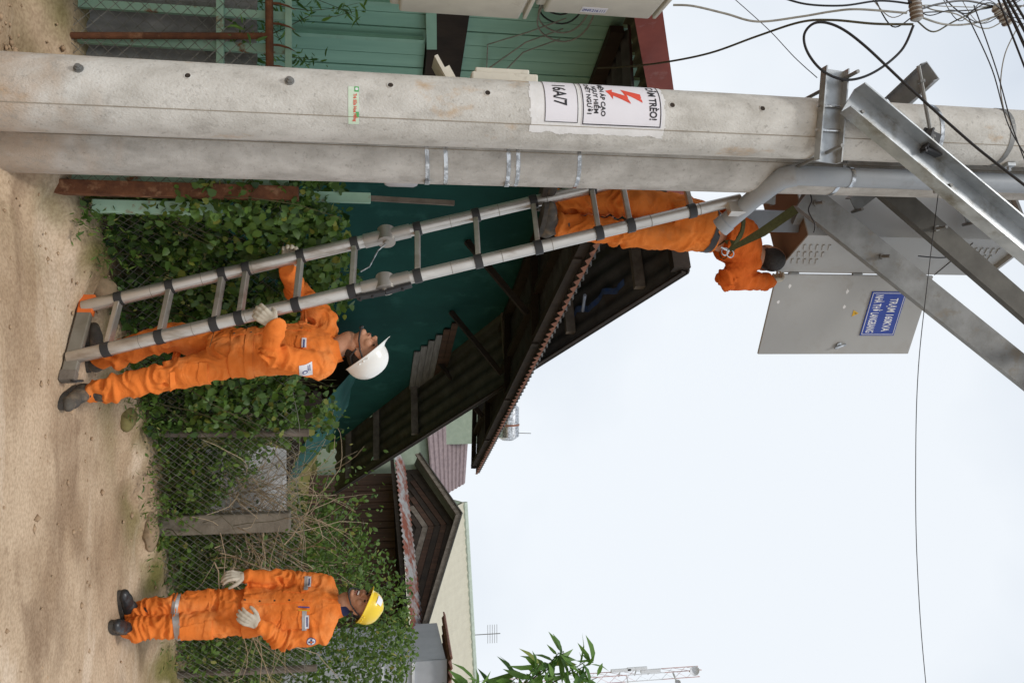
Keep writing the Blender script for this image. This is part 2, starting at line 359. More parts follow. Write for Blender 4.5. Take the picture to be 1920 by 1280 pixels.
# ------------------------------------------------------------------ ground
RNG = np.random.default_rng(7); random.seed(7)
FP = [Vector((-.80, 4.80)), Vector((-.55, 5.22)), Vector((.43, 6.05)), Vector((1.40, 6.55)), Vector((2.75, 7.15)), Vector((5.6, 8.4))]
FL = [0.0]
for a, b in zip(FP[:-1], FP[1:]): FL.append(FL[-1]+(b-a).length)
def fpath(s):
    for i in range(len(FP)-1):
        if s <= FL[i+1] or i == len(FP)-2:
            k = (s-FL[i])/(FL[i+1]-FL[i]); p = FP[i].lerp(FP[i+1], k); t = (FP[i+1]-FP[i]).normalized()
            return p, t, Vector((t.y, -t.x))           # point, direction, normal towards the road
def fdist(x, y):
    """signed distance in front (+) of the fence line, numpy arrays"""
    best = np.full(x.shape, 1e9); sg = np.ones(x.shape)
    pts = [Vector((-9, 4.55)), Vector((-.9, 4.62))]+FP[1:]+[Vector((40, 22))]
    for a, b in zip(pts[:-1], pts[1:]):
        t = b-a; L2 = t.length_squared
        k = np.clip(((x-a.x)*t.x+(y-a.y)*t.y)/L2, 0, 1)
        dx = x-(a.x+t.x*k); dy = y-(a.y+t.y*k); d = np.sqrt(dx*dx+dy*dy)
        side = dx*t.y-dy*t.x
        m = d < best; best = np.where(m, d, best); sg = np.where(m, np.sign(side), sg)
    return best*sg
POLE1 = (-1.11, 4.05); POLE2 = (-.985, 4.37)
def gz(x, y):
    x = np.asarray(x, float); y = np.asarray(y, float); d = fdist(x, y)
    z = .10/(1+np.exp((d-.16)*16))+.05/(1+np.exp((d+.1)*10))
    for cx, cy, h, r in ((POLE1[0]-.15, POLE1[1]-.10, .07, .30), (POLE2[0]+.10, POLE2[1]-.20, -.13, .40), (-.45, 5.02, .05, .22)):
        z = z+h*np.exp(-((x-cx)**2+(y-cy)**2)/r**2)
    return z
def ground():
    def axis(a, b, dense0, dense1, step, grow):
        out = list(np.arange(dense0, dense1, step)); s = step; q = dense0
        while q > a: s *= grow; q -= s; out.insert(0, q)
        s = step; q = out[-1]
        while q < b: s *= grow; q += s; out.append(q)
        return np.array(out)
    xs = axis(-260, 260, -3.2, 4.6, .045, 1.22); ys = axis(-30, 420, 2.7, 8.8, .045, 1.22)
    X, Y = np.meshgrid(xs, ys); Z = gz(X, Y)
    D = fdist(X, Y); moss = np.exp(-((D-.12)/.28)**2); behind = np.clip((-.02-D)/.25, 0, 1)
    near = (X > -3.4) & (X < 4.9) & (Y > 2.5) & (Y < 9.2)
    idx = np.argwhere(near)
    for i, j in idx:
        p = Vector((X[i, j], Y[i, j], 0)); e = noise.fractal(p*2.3, 1.0, 2.1, 4)*.012
        k = max(0, 1-abs(D[i, j]-.15)/.45); e += noise.fractal(p*7+Vector((3, 1, 9)), .9, 2, 4)*(.005+.022*k)
        Z[i, j] += e; moss[i, j] *= min(1, max(0, .35+1.3*noise.fractal(p*2.6+Vector((8, 2, 4)), 1, 2, 3)))
    moss = np.maximum(moss, behind); ny, nx = X.shape; V = np.stack([X, Y, Z], -1).reshape(-1, 3)
    I = np.arange(nx*ny).reshape(ny, nx)
    Q = np.stack([I[:-1, :-1], I[:-1, 1:], I[1:, 1:], I[1:, :-1]], -1).reshape(-1, 4)
    me = np_mesh('ground', V, Q, moss.ravel()); me.polygons.foreach_set('use_smooth', [True]*len(me.polygons))
    m = M('dirt_road', (.55, .415, .285), (.39, .275, .175), scale=1.3, rough=.95, bump=.35, bscale=60, spec=.12, lo=.36, hi=.60, stain=(.27, .185, .115), sscale=2.4, slo=.56, shi=.72)
    n = m.node_tree; bs = [q for q in n.nodes if q.type == 'BSDF_PRINCIPLED'][0]
    src = bs.inputs['Base Color'].links[0].from_socket
    at = n.nodes.new('ShaderNodeAttribute'); at.attribute_name = 'rnd'
    x = n.nodes.new('ShaderNodeMix'); x.data_type = 'RGBA'; n.links.new(at.outputs['Fac'], x.inputs[0])
    n.links.new(src, x.inputs[6]); x.inputs[7].default_value = (.17, .15, .05, 1)
    # fine grit: light and dark grains
    tc = n.nodes.new('ShaderNodeTexCoord'); vo = n.nodes.new('ShaderNodeTexNoise'); vo.inputs['Scale'].default_value = 55; vo.inputs['Detail'].default_value = 4
    n.links.new(tc.outputs['Object'], vo.inputs['Vector'])
    rr = n.nodes.new('ShaderNodeValToRGB'); rr.color_ramp.elements[0].position = .36; rr.color_ramp.elements[0].color = (.50, .44, .38, 1)
    rr.color_ramp.elements[1].position = .60; rr.color_ramp.elements[1].color = (1.12, 1.12, 1.12, 1)
    n.links.new(vo.outputs['Fac'], rr.inputs[0])
    mu = n.nodes.new('ShaderNodeMix'); mu.data_type = 'RGBA'; mu.blend_type = 'MULTIPLY'; mu.inputs[0].default_value = .38
    n.links.new(x.outputs[2], mu.inputs[6]); n.links.new(rr.outputs[0], mu.inputs[7]); n.links.new(mu.outputs[2], bs.inputs['Base Color'])
    mp = n.nodes.new('ShaderNodeMapping'); mp.inputs['Rotation'].default_value = (0, 0, math.radians(-28)); mp.inputs['Scale'].default_value = (.75, 1.7, 1)
    n.links.new(tc.outputs['Object'], mp.inputs[0]); ns = n.nodes.new('ShaderNodeTexNoise'); ns.inputs['Scale'].default_value = 1.0; ns.inputs['Detail'].default_value = 6; ns.inputs['Distortion'].default_value = 1.1
    n.links.new(mp.outputs[0], ns.inputs['Vector'])
    for (lo, hi, c, k) in ((.54, .64, (.66, .53, .40, 1), .65), (.46, .33, (.26, .175, .11, 1), .8)):
        rp_ = n.nodes.new('ShaderNodeMapRange'); rp_.inputs['From Min'].default_value = lo; rp_.inputs['From Max'].default_value = hi; rp_.inputs['To Max'].default_value = k; n.links.new(ns.outputs['Fac'], rp_.inputs['Value'])
        xx = n.nodes.new('ShaderNodeMix'); xx.data_type = 'RGBA'; n.links.new(rp_.outputs[0], xx.inputs[0]); l0 = x.inputs[6].links[0].from_socket
        n.links.new(l0, xx.inputs[6]); xx.inputs[7].default_value = c; n.links.new(xx.outputs[2], x.inputs[6])
    o = link_mesh('ground', me, m); o['kind'] = 'structure'
ground()
def G(x, y): return float(gz(np.array([x]), np.array([y]))[0])
def clods():
    n = 900; V = []; Q = []
    base = np.array([(1, 0, 0), (0, 1, 0), (-1, 0, 0), (0, -1, 0), (0, 0, 1), (0, 0, -1)], float)
    tri = np.array([(0, 1, 4), (1, 2, 4), (2, 3, 4), (3, 0, 4), (1, 0, 5), (2, 1, 5), (3, 2, 5), (0, 3, 5)])
    xs = RNG.uniform(-2.2, 3.2, n); ys = RNG.uniform(3.4, 7.2, n); d = fdist(xs, ys)
    keep = (d > -.05) & (RNG.random(n) < np.where(d < .5, 1, .4)); xs, ys = xs[keep], ys[keep]
    # heaped round the pole feet
    a = RNG.uniform(0, 6.28, 120); r = RNG.uniform(.2, .42, 120)
    xs = np.concatenate([xs, POLE1[0]+r*np.cos(a)]); ys = np.concatenate([ys, POLE1[1]+r*np.sin(a)]); zs = gz(xs, ys)
    for x, y, z in zip(xs, ys, zs):
        s = RNG.gamma(2.0, .0035)+.003
        p = base*np.array([s*RNG.uniform(.7, 1.5), s*RNG.uniform(.7, 1.5), s*.7])*RNG.uniform(.75, 1.2, (6, 1))+np.array([x, y, z+s*.2])
        Q.append(tri+len(V)*6); V.append(p)
    o = link_mesh('dirt_clods', np_mesh('dirt_clods', np.concatenate(V), np.concatenate(Q)), M('clod', (.46, .32, .20), (.30, .20, .12), scale=9, rough=.95))
    o['kind'] = 'stuff'; tag(o, 'small clods and pebbles of dry earth strewn over the dirt road', 'pebbles')
clods()
def rock(name, label, c, r, seed, mat, group=None):
    mb = MB(); mb.ball((0, 0, 0), r, nu=14, nv=9)
    mb.v = [tuple(Vector(p)*(1+.28*noise.fractal(Vector(p)*9+Vector((seed, 0, 0)), 1, 2, 3))) for p in mb.v]
    mb.v = [(a+c[0], b+c[1], d+c[2]) for a, b, d in mb.v]
    o = mb.build(name, mat, None, origin=(c[0], c[1], c[2]), smooth=True); tag(o, label, 'stone', group); return o
STONE = M('stone', (.34, .24, .15), (.20, .15, .09), scale=10, rough=.95, bump=.5, bscale=40)
MOSSY = M('mossy_stone', (.22, .19, .07), (.14, .11, .05), scale=9, rough=.95, bump=.5, bscale=40)
rock('stone', 'mossy yellowish stone at the hedge foot behind the dusty boot', (.50, 5.90, .045), (.10, .08, .055), 2, MOSSY)
rock('stone', 'flat brown stone wedged below the concrete fence post', (1.36, 6.40, .07), (.16, .09, .055), 5, STONE)
rock('stone', 'dark earthy stone behind the far ladder foot', (-.30, 5.30, .08), (.09, .08, .07), 9, STONE)

# ------------------------------------------------------------------ foliage generators
LEAF = {
 'heart': (np.array([(0, 0, 0), (-.40, .22, .07), (-.34, .62, .05), (0, 1, -.06), (.34, .62, .05), (.40, .22, .07), (0, .30, -.02), (0, .66, -.02)]),
           np.array([(0, 6, 1), (1, 6, 2), (2, 6, 7), (2, 7, 3), (3, 7, 4), (4, 7, 6), (4, 6, 5), (5, 6, 0)])),
 'lance': (np.array([(0, 0, 0), (-.10, .28, .03), (-.09, .62, .0), (0, 1, -.16), (.09, .62, 0), (.10, .28, .03), (0, .30, -.02), (0, .64, -.03)]),
           np.array([(0, 6, 1), (1, 6, 2), (2, 6, 7), (2, 7, 3), (3, 7, 4), (4, 7, 6), (4, 6, 5), (5, 6, 0)])),
 'oval': (np.array([(0, 0, 0), (-.26, .35, .05), (-.22, .72, .03), (0, 1, -.05), (.22, .72, .03), (.26, .35, .05)]),
          np.array([(0, 5, 1), (1, 5, 4), (1, 4, 2), (2, 4, 3)]))}
def leaf_frames(n, facing, rng, tilt=.9, droop=.5):
    """random leaf axes: normal about 'facing', tip drooping"""
    f = np.asarray(facing, float); f = np.broadcast_to(f, (n, 3)).copy()
    N = f+rng.normal(0, tilt, (n, 3)); N /= np.linalg.norm(N, axis=1, keepdims=True)
    T = rng.normal(0, .7, (n, 3))+np.array([0, 0, -droop]); T -= N*(T*N).sum(1, keepdims=True); T /= np.linalg.norm(T, axis=1, keepdims=True)+1e-9
    return np.cross(T, N), T, N
def leaf_cloud(P, size, shape, facing, rng, tilt=.9, droop=.5, bright=None):
    n = len(P); t, f = LEAF[shape]; X, T, N = leaf_frames(n, facing, rng, tilt, droop)
    s = size*rng.uniform(.4, 1.35, n)
    V = P[:, None, :]+s[:, None, None]*(t[None, :, 0:1]*X[:, None, :]+t[None, :, 1:2]*T[:, None, :]+t[None, :, 2:3]*N[:, None, :])
    Q = (f[None]+(np.arange(n)*len(t))[:, None, None]).reshape(-1, 3)
    r = rng.random(n) if bright is None else np.clip(bright+rng.normal(0, .24, n), 0, 1)
    return V.reshape(-1, 3), Q, np.repeat(r, len(t))
def fence_points(n, s0, s1, hfun, d0, d1, rng, zmin=0.0, pw=1.0):
    out = []
    while len(out) < n:
        s = rng.uniform(s0, s1); p, t, nn = fpath(s); h = hfun(s)+.16*noise.noise(Vector((s*5.1, 2.7, 0)))+.08*noise.noise(Vector((s*15, 9.7, 0)))
        z = zmin+(h-zmin)*rng.random()**pw; dd = rng.uniform(d0, d1)
        # clumps and gaps
        if noise.noise(Vector((s*6.5, z*6.5, dd*5)))+.42 < rng.random()*.75: continue
        q = p-nn*dd; out.append((q.x, q.y, G(q.x, q.y)+z))
    return np.array(out)
def twig_mesh(mb, p, d, L, r, rng, gravity=.5, n=6, wob=.12):
    pts = [Vector(p)]; d = Vector(d).normalized()
    for i in range(n):
        d = (d+Vector(rng.normal(0, wob, 3))+Vector((0, 0, -gravity*.12))).normalized(); pts.append(pts[-1]+d*(L/n))
    mb.tube(pts, [r*(1-.75*i/n) for i in range(n+1)], 4, cap=False); return pts

def plant(name, label, cat, loc, clouds, stems, mat, stem_mat=STEM, group=None, crown='foliage', trunk='stem', big=None):
    t = thing(name, label, cat, loc, group)
    V = []; Q = []; R = []; b = 0
    for v, q, r in clouds: V.append(v); Q.append(q+b); R.append(r); b += len(v)
    me = np_mesh(crown, np.concatenate(V), np.concatenate(Q), np.concatenate(R)); o = link_mesh(crown, me, mat, t); o['kind'] = 'stuff'
    if stems is not None: so = stems.build(trunk, stem_mat, t, fix=False)
    return t
def single_leaves(t, P, size, shape, facing, mat, rng, tilt=.5):
    """the largest leaves, each an object of its own, sharing four meshes"""
    tp, f = LEAF[shape]; mes = []
    for k in range(4):
        me = np_mesh('leaf', tp*np.array([1, 1, 1+.6*k]), f, np.full(len(tp), .35+.18*k)); me.materials.append(mat); mes.append(me)
    X, T, N = leaf_frames(len(P), facing, rng, tilt, .9); base = Vector(t.location)
    for i in range(len(P)):
        o = bpy.data.objects.new('leaf', mes[i % 4]); COL.objects.link(o); o.parent = t
        s = size*rng.uniform(.8, 1.3)
        m = Matrix(((X[i][0], T[i][0], N[i][0]), (X[i][1], T[i][1], N[i][1]), (X[i][2], T[i][2], N[i][2]))).to_4x4()
        o.matrix_basis = Matrix.Translation(Vector(P[i])-base) @ m @ Matrix.Scale(s, 4)

rg = np.random.default_rng(11)
# ivy hedge on the fence beside the poles
def ivy_h(s): return 1.33 if s < .9 else 1.33-.34*(s-.9)
p0, _, _ = fpath(.9)
Pi = fence_points(7600, 0.02, 2.0, ivy_h, -.08, .42, rg)
Pf = fence_points(2300, 0.02, 2.0, ivy_h, -.12, .05, rg, zmin=.35)
st = MB()
for k in range(60):
    s = rg.uniform(.05, 1.95); p, t_, n_ = fpath(s); q = p-n_*rg.uniform(-.02, .3)
    twig_mesh(st, (q.x, q.y, G(q.x, q.y)), (rg.normal(0, .25), rg.normal(0, .25), 1), rg.uniform(.7, 1.5), .006, rg, .4)
for k in range(26):       # loose tendrils above the hedge
    s = rg.uniform(.5, 1.9); p, t_, n_ = fpath(s); q = p-n_*rg.uniform(0, .3)
    twig_mesh(st, (q.x, q.y, G(q.x, q.y)+ivy_h(s)-.15), (rg.normal(0, .8), rg.normal(0, .6), .8), rg.uniform(.2, .45), .003, rg, 1.6)
fn = np.array([.55, -.8, .35])
ivy = plant('ivy_hedge', 'dark green ivy climbing over the wire fence behind the ladder', 'hedge', (p0.x, p0.y, 0),
            [leaf_cloud(Pi, .052, 'heart', fn, rg, .9, .7, .48), leaf_cloud(Pf, .050, 'heart', fn, rg, .75, .8, .70), leaf_cloud(np.array([tuple(W(rg.uniform(330, 600), rg.uniform(342, 415), 4.60+rg.uniform(0, .12))) for _ in range(260)]), .045, 'heart', fn, rg, .7, .8, .6),
             leaf_cloud(fence_points(900, .02, 2.0, lambda s: .5, -.12, .15, rg), .035, 'oval', fn, rg, .9, .4, .6)], st, IVY)
single_leaves(ivy, fence_points(150, .05, 1.95, ivy_h, -.15, -.06, rg, zmin=.45), .054, 'heart', fn, IVY, rg)
# leafy bush behind the mesh between the two standing workers
def b2(s): return .98-.9*max(0, s-2.05)
p0, _, _ = fpath(2.5)
st = MB()
for k in range(60):
    s = rg.uniform(1.9, 3.1); p, t_, n_ = fpath(s); q = p-n_*rg.uniform(0, .4)
    twig_mesh(st, (q.x, q.y, G(q.x, q.y)), (rg.normal(0, .35), rg.normal(0, .3), 1), rg.uniform(.5, 1.0), .004, rg, .6)
bush = plant('leafy_bush', 'green leafy bush pressed against the chain mesh behind the white helmet worker', 'bush', (p0.x, p0.y, 0),
      [leaf_cloud(fence_points(5200, 1.9, 2.95, b2, .03, .50, rg), .038, 'oval', fn, rg, .9, .3, .48),
       leaf_cloud(fence_points(900, 1.9, 3.0, b2, -.08, .1, rg), .04, 'oval', fn, rg, .8, .3, .62),
       leaf_cloud(fence_points(500, 1.9, 2.25, lambda s: 1.2, .05, .5, rg, zmin=.6), .05, 'heart', fn, rg, .8, .6, .55)], st, BUSH)
# tall rank growth on the right
def b3(s): return 1.15+.70*min(1, max(0, (s-3.0)/1.1))
p0, _, _ = fpath(4.6)
st = MB()
for k in range(120):
    s = rg.uniform(3.05, 5.0); p, t_, n_ = fpath(s); q = p-n_*rg.uniform(0.02, .9)
    twig_mesh(st, (q.x, q.y, G(q.x, q.y)), (rg.normal(0, .35), rg.normal(0, .3), 1), rg.uniform(.6, 1.6), .004, rg, .7)
fn2 = np.array([.35, -.9, .4])
plant('tangled_hedge', 'tall tangled green hedge along the fence behind the yellow helmet worker', 'hedge', (p0.x, p0.y, 0),
      [leaf_cloud(fence_points(13500, 3.0, 5.0, b3, .02, .9, rg), .046, 'oval', fn2, rg, .9, .3, .55),
       leaf_cloud(fence_points(3000, 5.0, 6.9, b3, .02, .9, rg), .06, 'oval', fn2, rg, .9, .3, .45), leaf_cloud(fence_points(3000, 3.0, 5.0, b3, .0, .3, rg), .055, 'lance', fn2, rg, .9, .1, .55),
       leaf_cloud(fence_points(2200, 3.0, 5.0, lambda s: .62, -.04, .2, rg), .05, 'oval', fn2, rg, .9, .1, .6)], st, BUSH)
# bare tan stems
tb = MB(); pc = W(470, 985, 6.78)
for k in range(240):
    q = Vector((pc.x+rg.normal(0, .34), 6.85+rg.normal(0, .12), .45+abs(rg.normal(0, .22))))
    twig_mesh(tb, q, (rg.normal(.1, .55), rg.normal(0, .4), 1), rg.uniform(.5, 1.1), .0052, rg, 1.1, 8, .16)
t = thing('dry_bush', 'leafless tan twigs of a dry bush above the concrete fence post', 'bush', (pc.x, 7.05, 0))
o = tb.build('twigs', TWIG, t, fix=False); o['kind'] = 'stuff'
lv = leaf_cloud(np.array([(pc.x+rg.normal(0, .35), 7.0+rg.normal(0, .2), rg.uniform(.7, 1.75)) for _ in range(420)]), .045, 'oval', fn2, rg, .9, .3, .6)
o = link_mesh('foliage', np_mesh('foliage', *lv), BUSH, t); o['kind'] = 'stuff'
# weeds at the fence foot
wv = []
for (s0, s1, n) in ((.0, .5, 160), (1.2, 2.0, 220), (2.2, 6.5, 900)):
    wv.append(leaf_cloud(fence_points(n, s0, s1, lambda s: .16, -.22, -.02, rg), .045, 'lance', (0, -.5, .8), rg, .8, -.5, .55))
b = 0; V = []; Q = []; R = []
for v, q, r in wv: V.append(v); Q.append(q+b); R.append(r); b += len(v)
o = link_mesh('weeds', np_mesh('weeds', np.concatenate(V), np.concatenate(Q), np.concatenate(R)), BUSH); o['kind'] = 'stuff'
tag(o, 'low green weeds and grass tufts along the foot of the fence', 'weeds')
# twiggy shrub behind the left gate
sh = MB(); Ps = []
for k in range(26):
    p = W(rg.uniform(400, 480), rg.uniform(-60, 130), 5.05)
    pts = twig_mesh(sh, (p.x, 5.0+rg.uniform(0, .2), .55), (rg.normal(0, .35), rg.normal(0, .2), 1), rg.uniform(.5, 1.15), .0045, rg, .5, 7, .15)
    for q in pts[2:]:
        for _ in range(5): Ps.append(q+Vector(rg.normal(0, .03, 3)))
tr_ = MB(); tr_.tube([(-1.62, 5.1, 0), (-1.6, 5.1, .6)], [.02, .012], 6); sh.v += []; sh.add(tr_.v, tr_.f)
plant('twiggy_shrub', 'thin twiggy shrub with narrow leaves rising behind the mint gate', 'shrub', (-1.62, 5.1, 0),
      [leaf_cloud(np.array([tuple(p) for p in Ps]), .065, 'lance', (.1, -1, .3), rg, .8, .3, .45)], sh, LANCE)

# ------------------------------------------------------------------ wire fence with its posts
def chainlink(path, z0, z1, cell, r, s0, s1, rg, sag=.012):
    mb = MB(); H = z1-z0; n = int((s1-s0+H)/cell)
    for fam in (1, -1):
        for k in range(n+1):
            a = s0-H+k*cell if fam > 0 else s0+k*cell
            pts = []; m = 14
            for i in range(m+1):
                z = H*i/m; s = a+z if fam > 0 else a+(H-z)-H+0*z
                s = a+z if fam > 0 else a-z
                if s < s0 or s > s1: continue
                p, t, nn = path(s); w = sag*math.sin(i*math.pi) + .02*noise.noise(Vector((s*2, z*2, 4)))
                pts.append(Vector((p.x, p.y, 0))+Vector((nn.x, nn.y, 0))*(w+.004*fam)+Vector((0, 0, z0+z)))
            if len(pts) >= 2: mb.tube(pts, r, 3, cap=False)
        if fam > 0: n = int((s1-s0+H)/cell)
    return mb
t = thing('wire_fence', 'sagging chain link fence with a weathered concrete post along the hedge', 'fence', (1.4, 6.55, 0))
chainlink(fpath, .10, 1.12, .062, .0021, .05, 5.2, rg).build('wire_mesh', GREYWIRE, t, fix=False)
pb = Vector((*fpath(FL[3])[0], 0)); q0 = WZ(285, 985, .05); Yp = q0.y
a, b = W(268, 985, Yp), W(545, 976, Yp)
mb = MB(); mb.bar(a-Vector((0, 0, .15)), b, .145, .11, side=(1, 0, 0), bev=.012); mb.build('post', M('weathered_post', (.24, .21, .165), (.15, .13, .10), scale=7, rough=.95, bump=.5, bscale=50), t)
mb = MB(); mb.tube([Vector((*fpath(s)[0], 1.12+.02*math.sin(s*7))) for s in np.arange(.05, 5.2, .12)], .0025, 4); mb.build('top_wire', GREYWIRE, t)
for s in (2.02, 4.3):
    p, _, nn = fpath(s); mb = MB(); mb.tube([(p.x-nn.x*.03, p.y-nn.y*.03, -.1), (p.x-nn.x*.03+.02, p.y-nn.y*.03, 1.2)], .03, 8); mb.build('post', GREYWOOD, t, smooth=True)

# ------------------------------------------------------------------ mint gate left of and behind the poles
GY = 4.70
t = thing('garden_gate', 'mint green and rusty steel gate with wire mesh beside the concrete poles', 'gate', (-1.6, GY, 0))
def hbar(xpix, w, mat, name, y0=-60, y1=345, d=0, dep=.03):
    a, b = W(xpix, y0, GY+d), W(xpix, y1, GY+d); a.z = b.z = (a.z+b.z)/2
    mb = MB(); mb.bar(a, b, w, dep, side=(0, 0, 1), bev=.003); mb.build(name, mat, t)
def vbar(ypix, x0, x1, w, mat, name, d=0, dep=.03):
    a = W(x0, ypix, GY+d); b = W(x1, ypix, GY+d); a.x = b.x = (a.x+b.x)/2
    mb = MB(); mb.bar(a, b, w, dep, side=(1, 0, 0), bev=.003); mb.build(name, mat, t)
hbar(86, .035, MINTR, 'bottom_rail'); hbar(413, .04, MINTR, 'middle_rail', d=.002); hbar(541, .036, MINTR, 'top_rail', y1=150, d=.004)
vbar(18, 78, 541, .045, MINTR, 'bar', d=.034); vbar(82, 86, 541, .05, MINTR, 'bar', d=.034); vbar(-30, 78, 541, .045, MINTR, 'bar', d=.034)
vbar(331, 86, 541, .06, MINTR, 'bar', d=.034)
a, b = W(70, 67, GY-.03), W(506, 68, GY-.03); mb = MB(); mb.tube([a, b], .018, 10); mb.build('rusty_bar', RUST, t, smooth=True)
a, b = W(504, -50, GY-.035), W(506, 140, GY-.035); mb = MB(); mb.tube([a, b], .021, 10); mb.build('rusty_rail', RUST, t, smooth=True)
for yp in (-35, 6, 44, 84, 124):
    a = W(506, yp, GY-.035); mb = MB(); mb.tube([a, a+Vector((0, 0, .05)), a+Vector((.012, 0, .10)), a+Vector((.03, 0, .135))], [.007, .007, .005, .001], 6); mb.build('spike', RUST, t)
vbar(357, 84, 560, .074, RUST, 'rusty_post', d=-.03, dep=.07)
vbar(390, 175, 420, .07, MINTR, 'post', d=.12, dep=.06)
def gpath(s): return Vector((-2.35+s, GY-.022)), Vector((1, 0)), Vector((0, -1))
chainlink(gpath, .03, 1.03, .072, .0020, 0, 1.52, rg).build('wire_mesh', GREYWIRE, t, fix=False)
# loose fibre-cement sheets standing behind the gate
def corr_sheet(p, A, B, w, h, pitch, amp, nrm, thick=.006, n=6):
    P = []; m = int(w/pitch*n)
    for j in range(2):
        P.append([p+A*(w*i/m)+B*(h*j)+nrm*(amp*math.sin(2*math.pi*i/n)) for i in range(m+1)])
    mb = MB(); mb.grid(P, nrm*thick); return mb
for k, (x0, w, h, dy) in enumerate(((-2.6, .62, .86, .16), (-2.02, .52, .90, .13), (-1.56, .50, .88, .17))):
    lab = ['broad grey corrugated sheet behind the outermost gate bars', 'grey corrugated sheet behind the rusty gate bar', 'grey corrugated sheet behind the gate, half hidden by the front pole'][k]
    p = Vector((x0, GY+dy, G(x0+.2, GY+dy)-.03))
    o = corr_sheet(p, Vector((1, 0, 0)), Vector((.01*k, .05, 1)).normalized(), w, h, .146, .022, Vector((0, -1, 0))).build('corrugated_sheet', FIBRO, None, origin=p, smooth=True)
    tag(o, lab, 'sheet', 'grey sheets behind the gate')
# painted stake above the ivy
q = W(700, 372, 5.02); t = thing('wooden_stake', 'upright stake, mint painted below and bare brown above, behind the ladder', 'stake', (q.x, q.y, 0))
mb = MB(); mb.bar((q.x, q.y, 0), (q.x, q.y, zat(695, 5.02)), .06, .04, side=(1, 0, 0), bev=.004); mb.build('painted_length', MINTR, t)
mb = MB(); mb.bar((q.x, q.y, zat(695, 5.02)), (q.x+.015, q.y, zat(852, 5.02)), .03, .03, side=(1, 0, 0), bev=.003); mb.build('bare_length', GREYWOOD, t)
# white sheet and low tarpaulin shelter behind the fence
c = W(465, 905, 6.97); P = []
for j in range(9):
    P.append([W(385+19*j, 838+i*13+4*math.sin(j*.9), 6.97+.025*math.sin(i*.8+j)) for i in range(12)])
mb = MB(); mb.grid(P, (0, .004, 0)); o = mb.build('plastic_sheet', WHITESHEET, None, origin=(c.x, c.y, c.z-.3), smooth=True)
tag(o, 'white plastic sheet hanging behind the chain mesh beside the concrete fence post', 'sheet')
A0, B0 = W(607, 755, 8.5), W(528, 922, 9.0); A1 = Vector((A0.x-.45, 10.6, A0.z+.42)); B1 = Vector((B0.x-.3, 11.1, B0.z+.42))
t = thing('tarpaulin_shelter', 'low shelter with a sloping teal tarpaulin roof and dark beam behind the hedge', 'shelter', (A0.x, A0.y, 0))
P = [[A0.lerp(A1, j/8).lerp(B0.lerp(B1, j/8), i/10)+Vector((0, 0, .03*math.sin(i*1.3)*math.sin(j))) for i in range(11)] for j in range(9)]
mb = MB(); mb.grid(P, (0, 0, .006)); mb.build('tarpaulin', TEAL, t, smooth=True)
mb = MB(); mb.bar(A0-Vector((.1, 0, .06)), B0+Vector((.15, .02, -.10)), .09, .07, side=(0, 0, 1)); mb.build('beam', DARKWOOD, t)
mb = MB(); mb.bar(A0-Vector((.1, -.2, .20)), B0+Vector((.15, .22, -.22)), .05, .06, side=(0, 0, 1)); mb.build('rafter', GREYWOOD, t)
for k, (p, e) in enumerate(((A0, 0), (A0.lerp(B0, .55), 1), (B0, 0), (A1, 0), (B1, 0))):
    mb = MB(); mb.bar((p.x, p.y+.04, -.05), (p.x, p.y+.04, p.z-.02), .09, .09); mb.build('post', DARKWOOD, t)
mb = MB(); mb.grid([[A1+Vector((0, -.1, -.05)), B1+Vector((0, -.1, -.05))], [Vector((A1.x, A1.y-.1, 0)), Vector((B1.x, B1.y-.1, 0))]], (0, .02, 0)); mb.build('back_boarding', DARKWOOD, t)
# ------------------------------------------------------------------ the green house behind the poles
HO = Vector((-.73, 5.99, 0)); HD = Vector((.37, .929, 0)).normalized(); HN = Vector((HD.y, -HD.x, 0)); UP = Vector((0, 0, 1))
def H(t, z, w): return HO+HD*t+HN*w+UP*z
AP_T, AP_Z, SR, SLF = 1.21, 4.49, .370, .45     # ridge place, ridge height, right and left pitch
def roofz(t): return AP_Z-(t-AP_T)*SR if t > AP_T else AP_Z-(AP_T-t)*SLF
WW = -1.25
hs = thing('green_house', 'house with dark teal and mint walls under a broad dark gable roof with red edge', 'house', tuple(H(3, 0, -2)))
mb = MB(); mb.prism([(.55, -.1), (10.6, -.1), (10.6, roofz(10.6)-.12), (AP_T, AP_Z-.12), (.55, roofz(.55)-.12)], H(0, 0, WW-.06), (HD, UP, HN), .10)
wl = mb.build('teal_wall', TEAL, hs)
# wrinkled tarpaulin stretched over the wall
P = [[H(.6+i*.2, .1+j*.2, WW+.012+.010*noise.noise(Vector((i*.35, j*.18, 1)))) for i in range(49) if .1+j*.2 < roofz(.6+i*.2)-.16] for j in range(17)]
for k in range(len(P)-1):
    n = min(len(P[k]), len(P[k+1]))
    if n > 1:
        pass
mb = MB()
for j in range(16):
    n = min(len(P[j]), len(P[j+1]))
    if n > 1: mb.grid([P[j][:n], P[j+1][:n]])
mb.build('tarpaulin', TEAL, wl, smooth=True)
# mint boards, left half, each board a piece
k = 0; tt = .52
while tt > -2.6:
    w = .135; z1 = roofz(tt-w/2)-.16
    for z0, z2 in ((-.05, 2.02), (2.30, z1)):
        mb = MB(); mb.box(H(tt-w/2, (z0+z2)/2, WW-.03+.003*((k*7) % 3)), (w-.008, .03, z2-z0), (HD, HN, UP)); mb.build('board', MINTW, hs)
    tt -= w; k += 1
mb = MB(); mb.bar(H(.5, 2.16, WW+.02), H(-2.6, 2.16, WW+.02), .26, .07, side=UP); mb.build('dark_beam', DARKWOOD, hs)
mb = MB(); mb.box(H(-1.0, 1.6, WW-.10), (3.2, .02, 3.0), (HD, HN, UP)); mb.build('sheathing', DARKWOOD, hs)
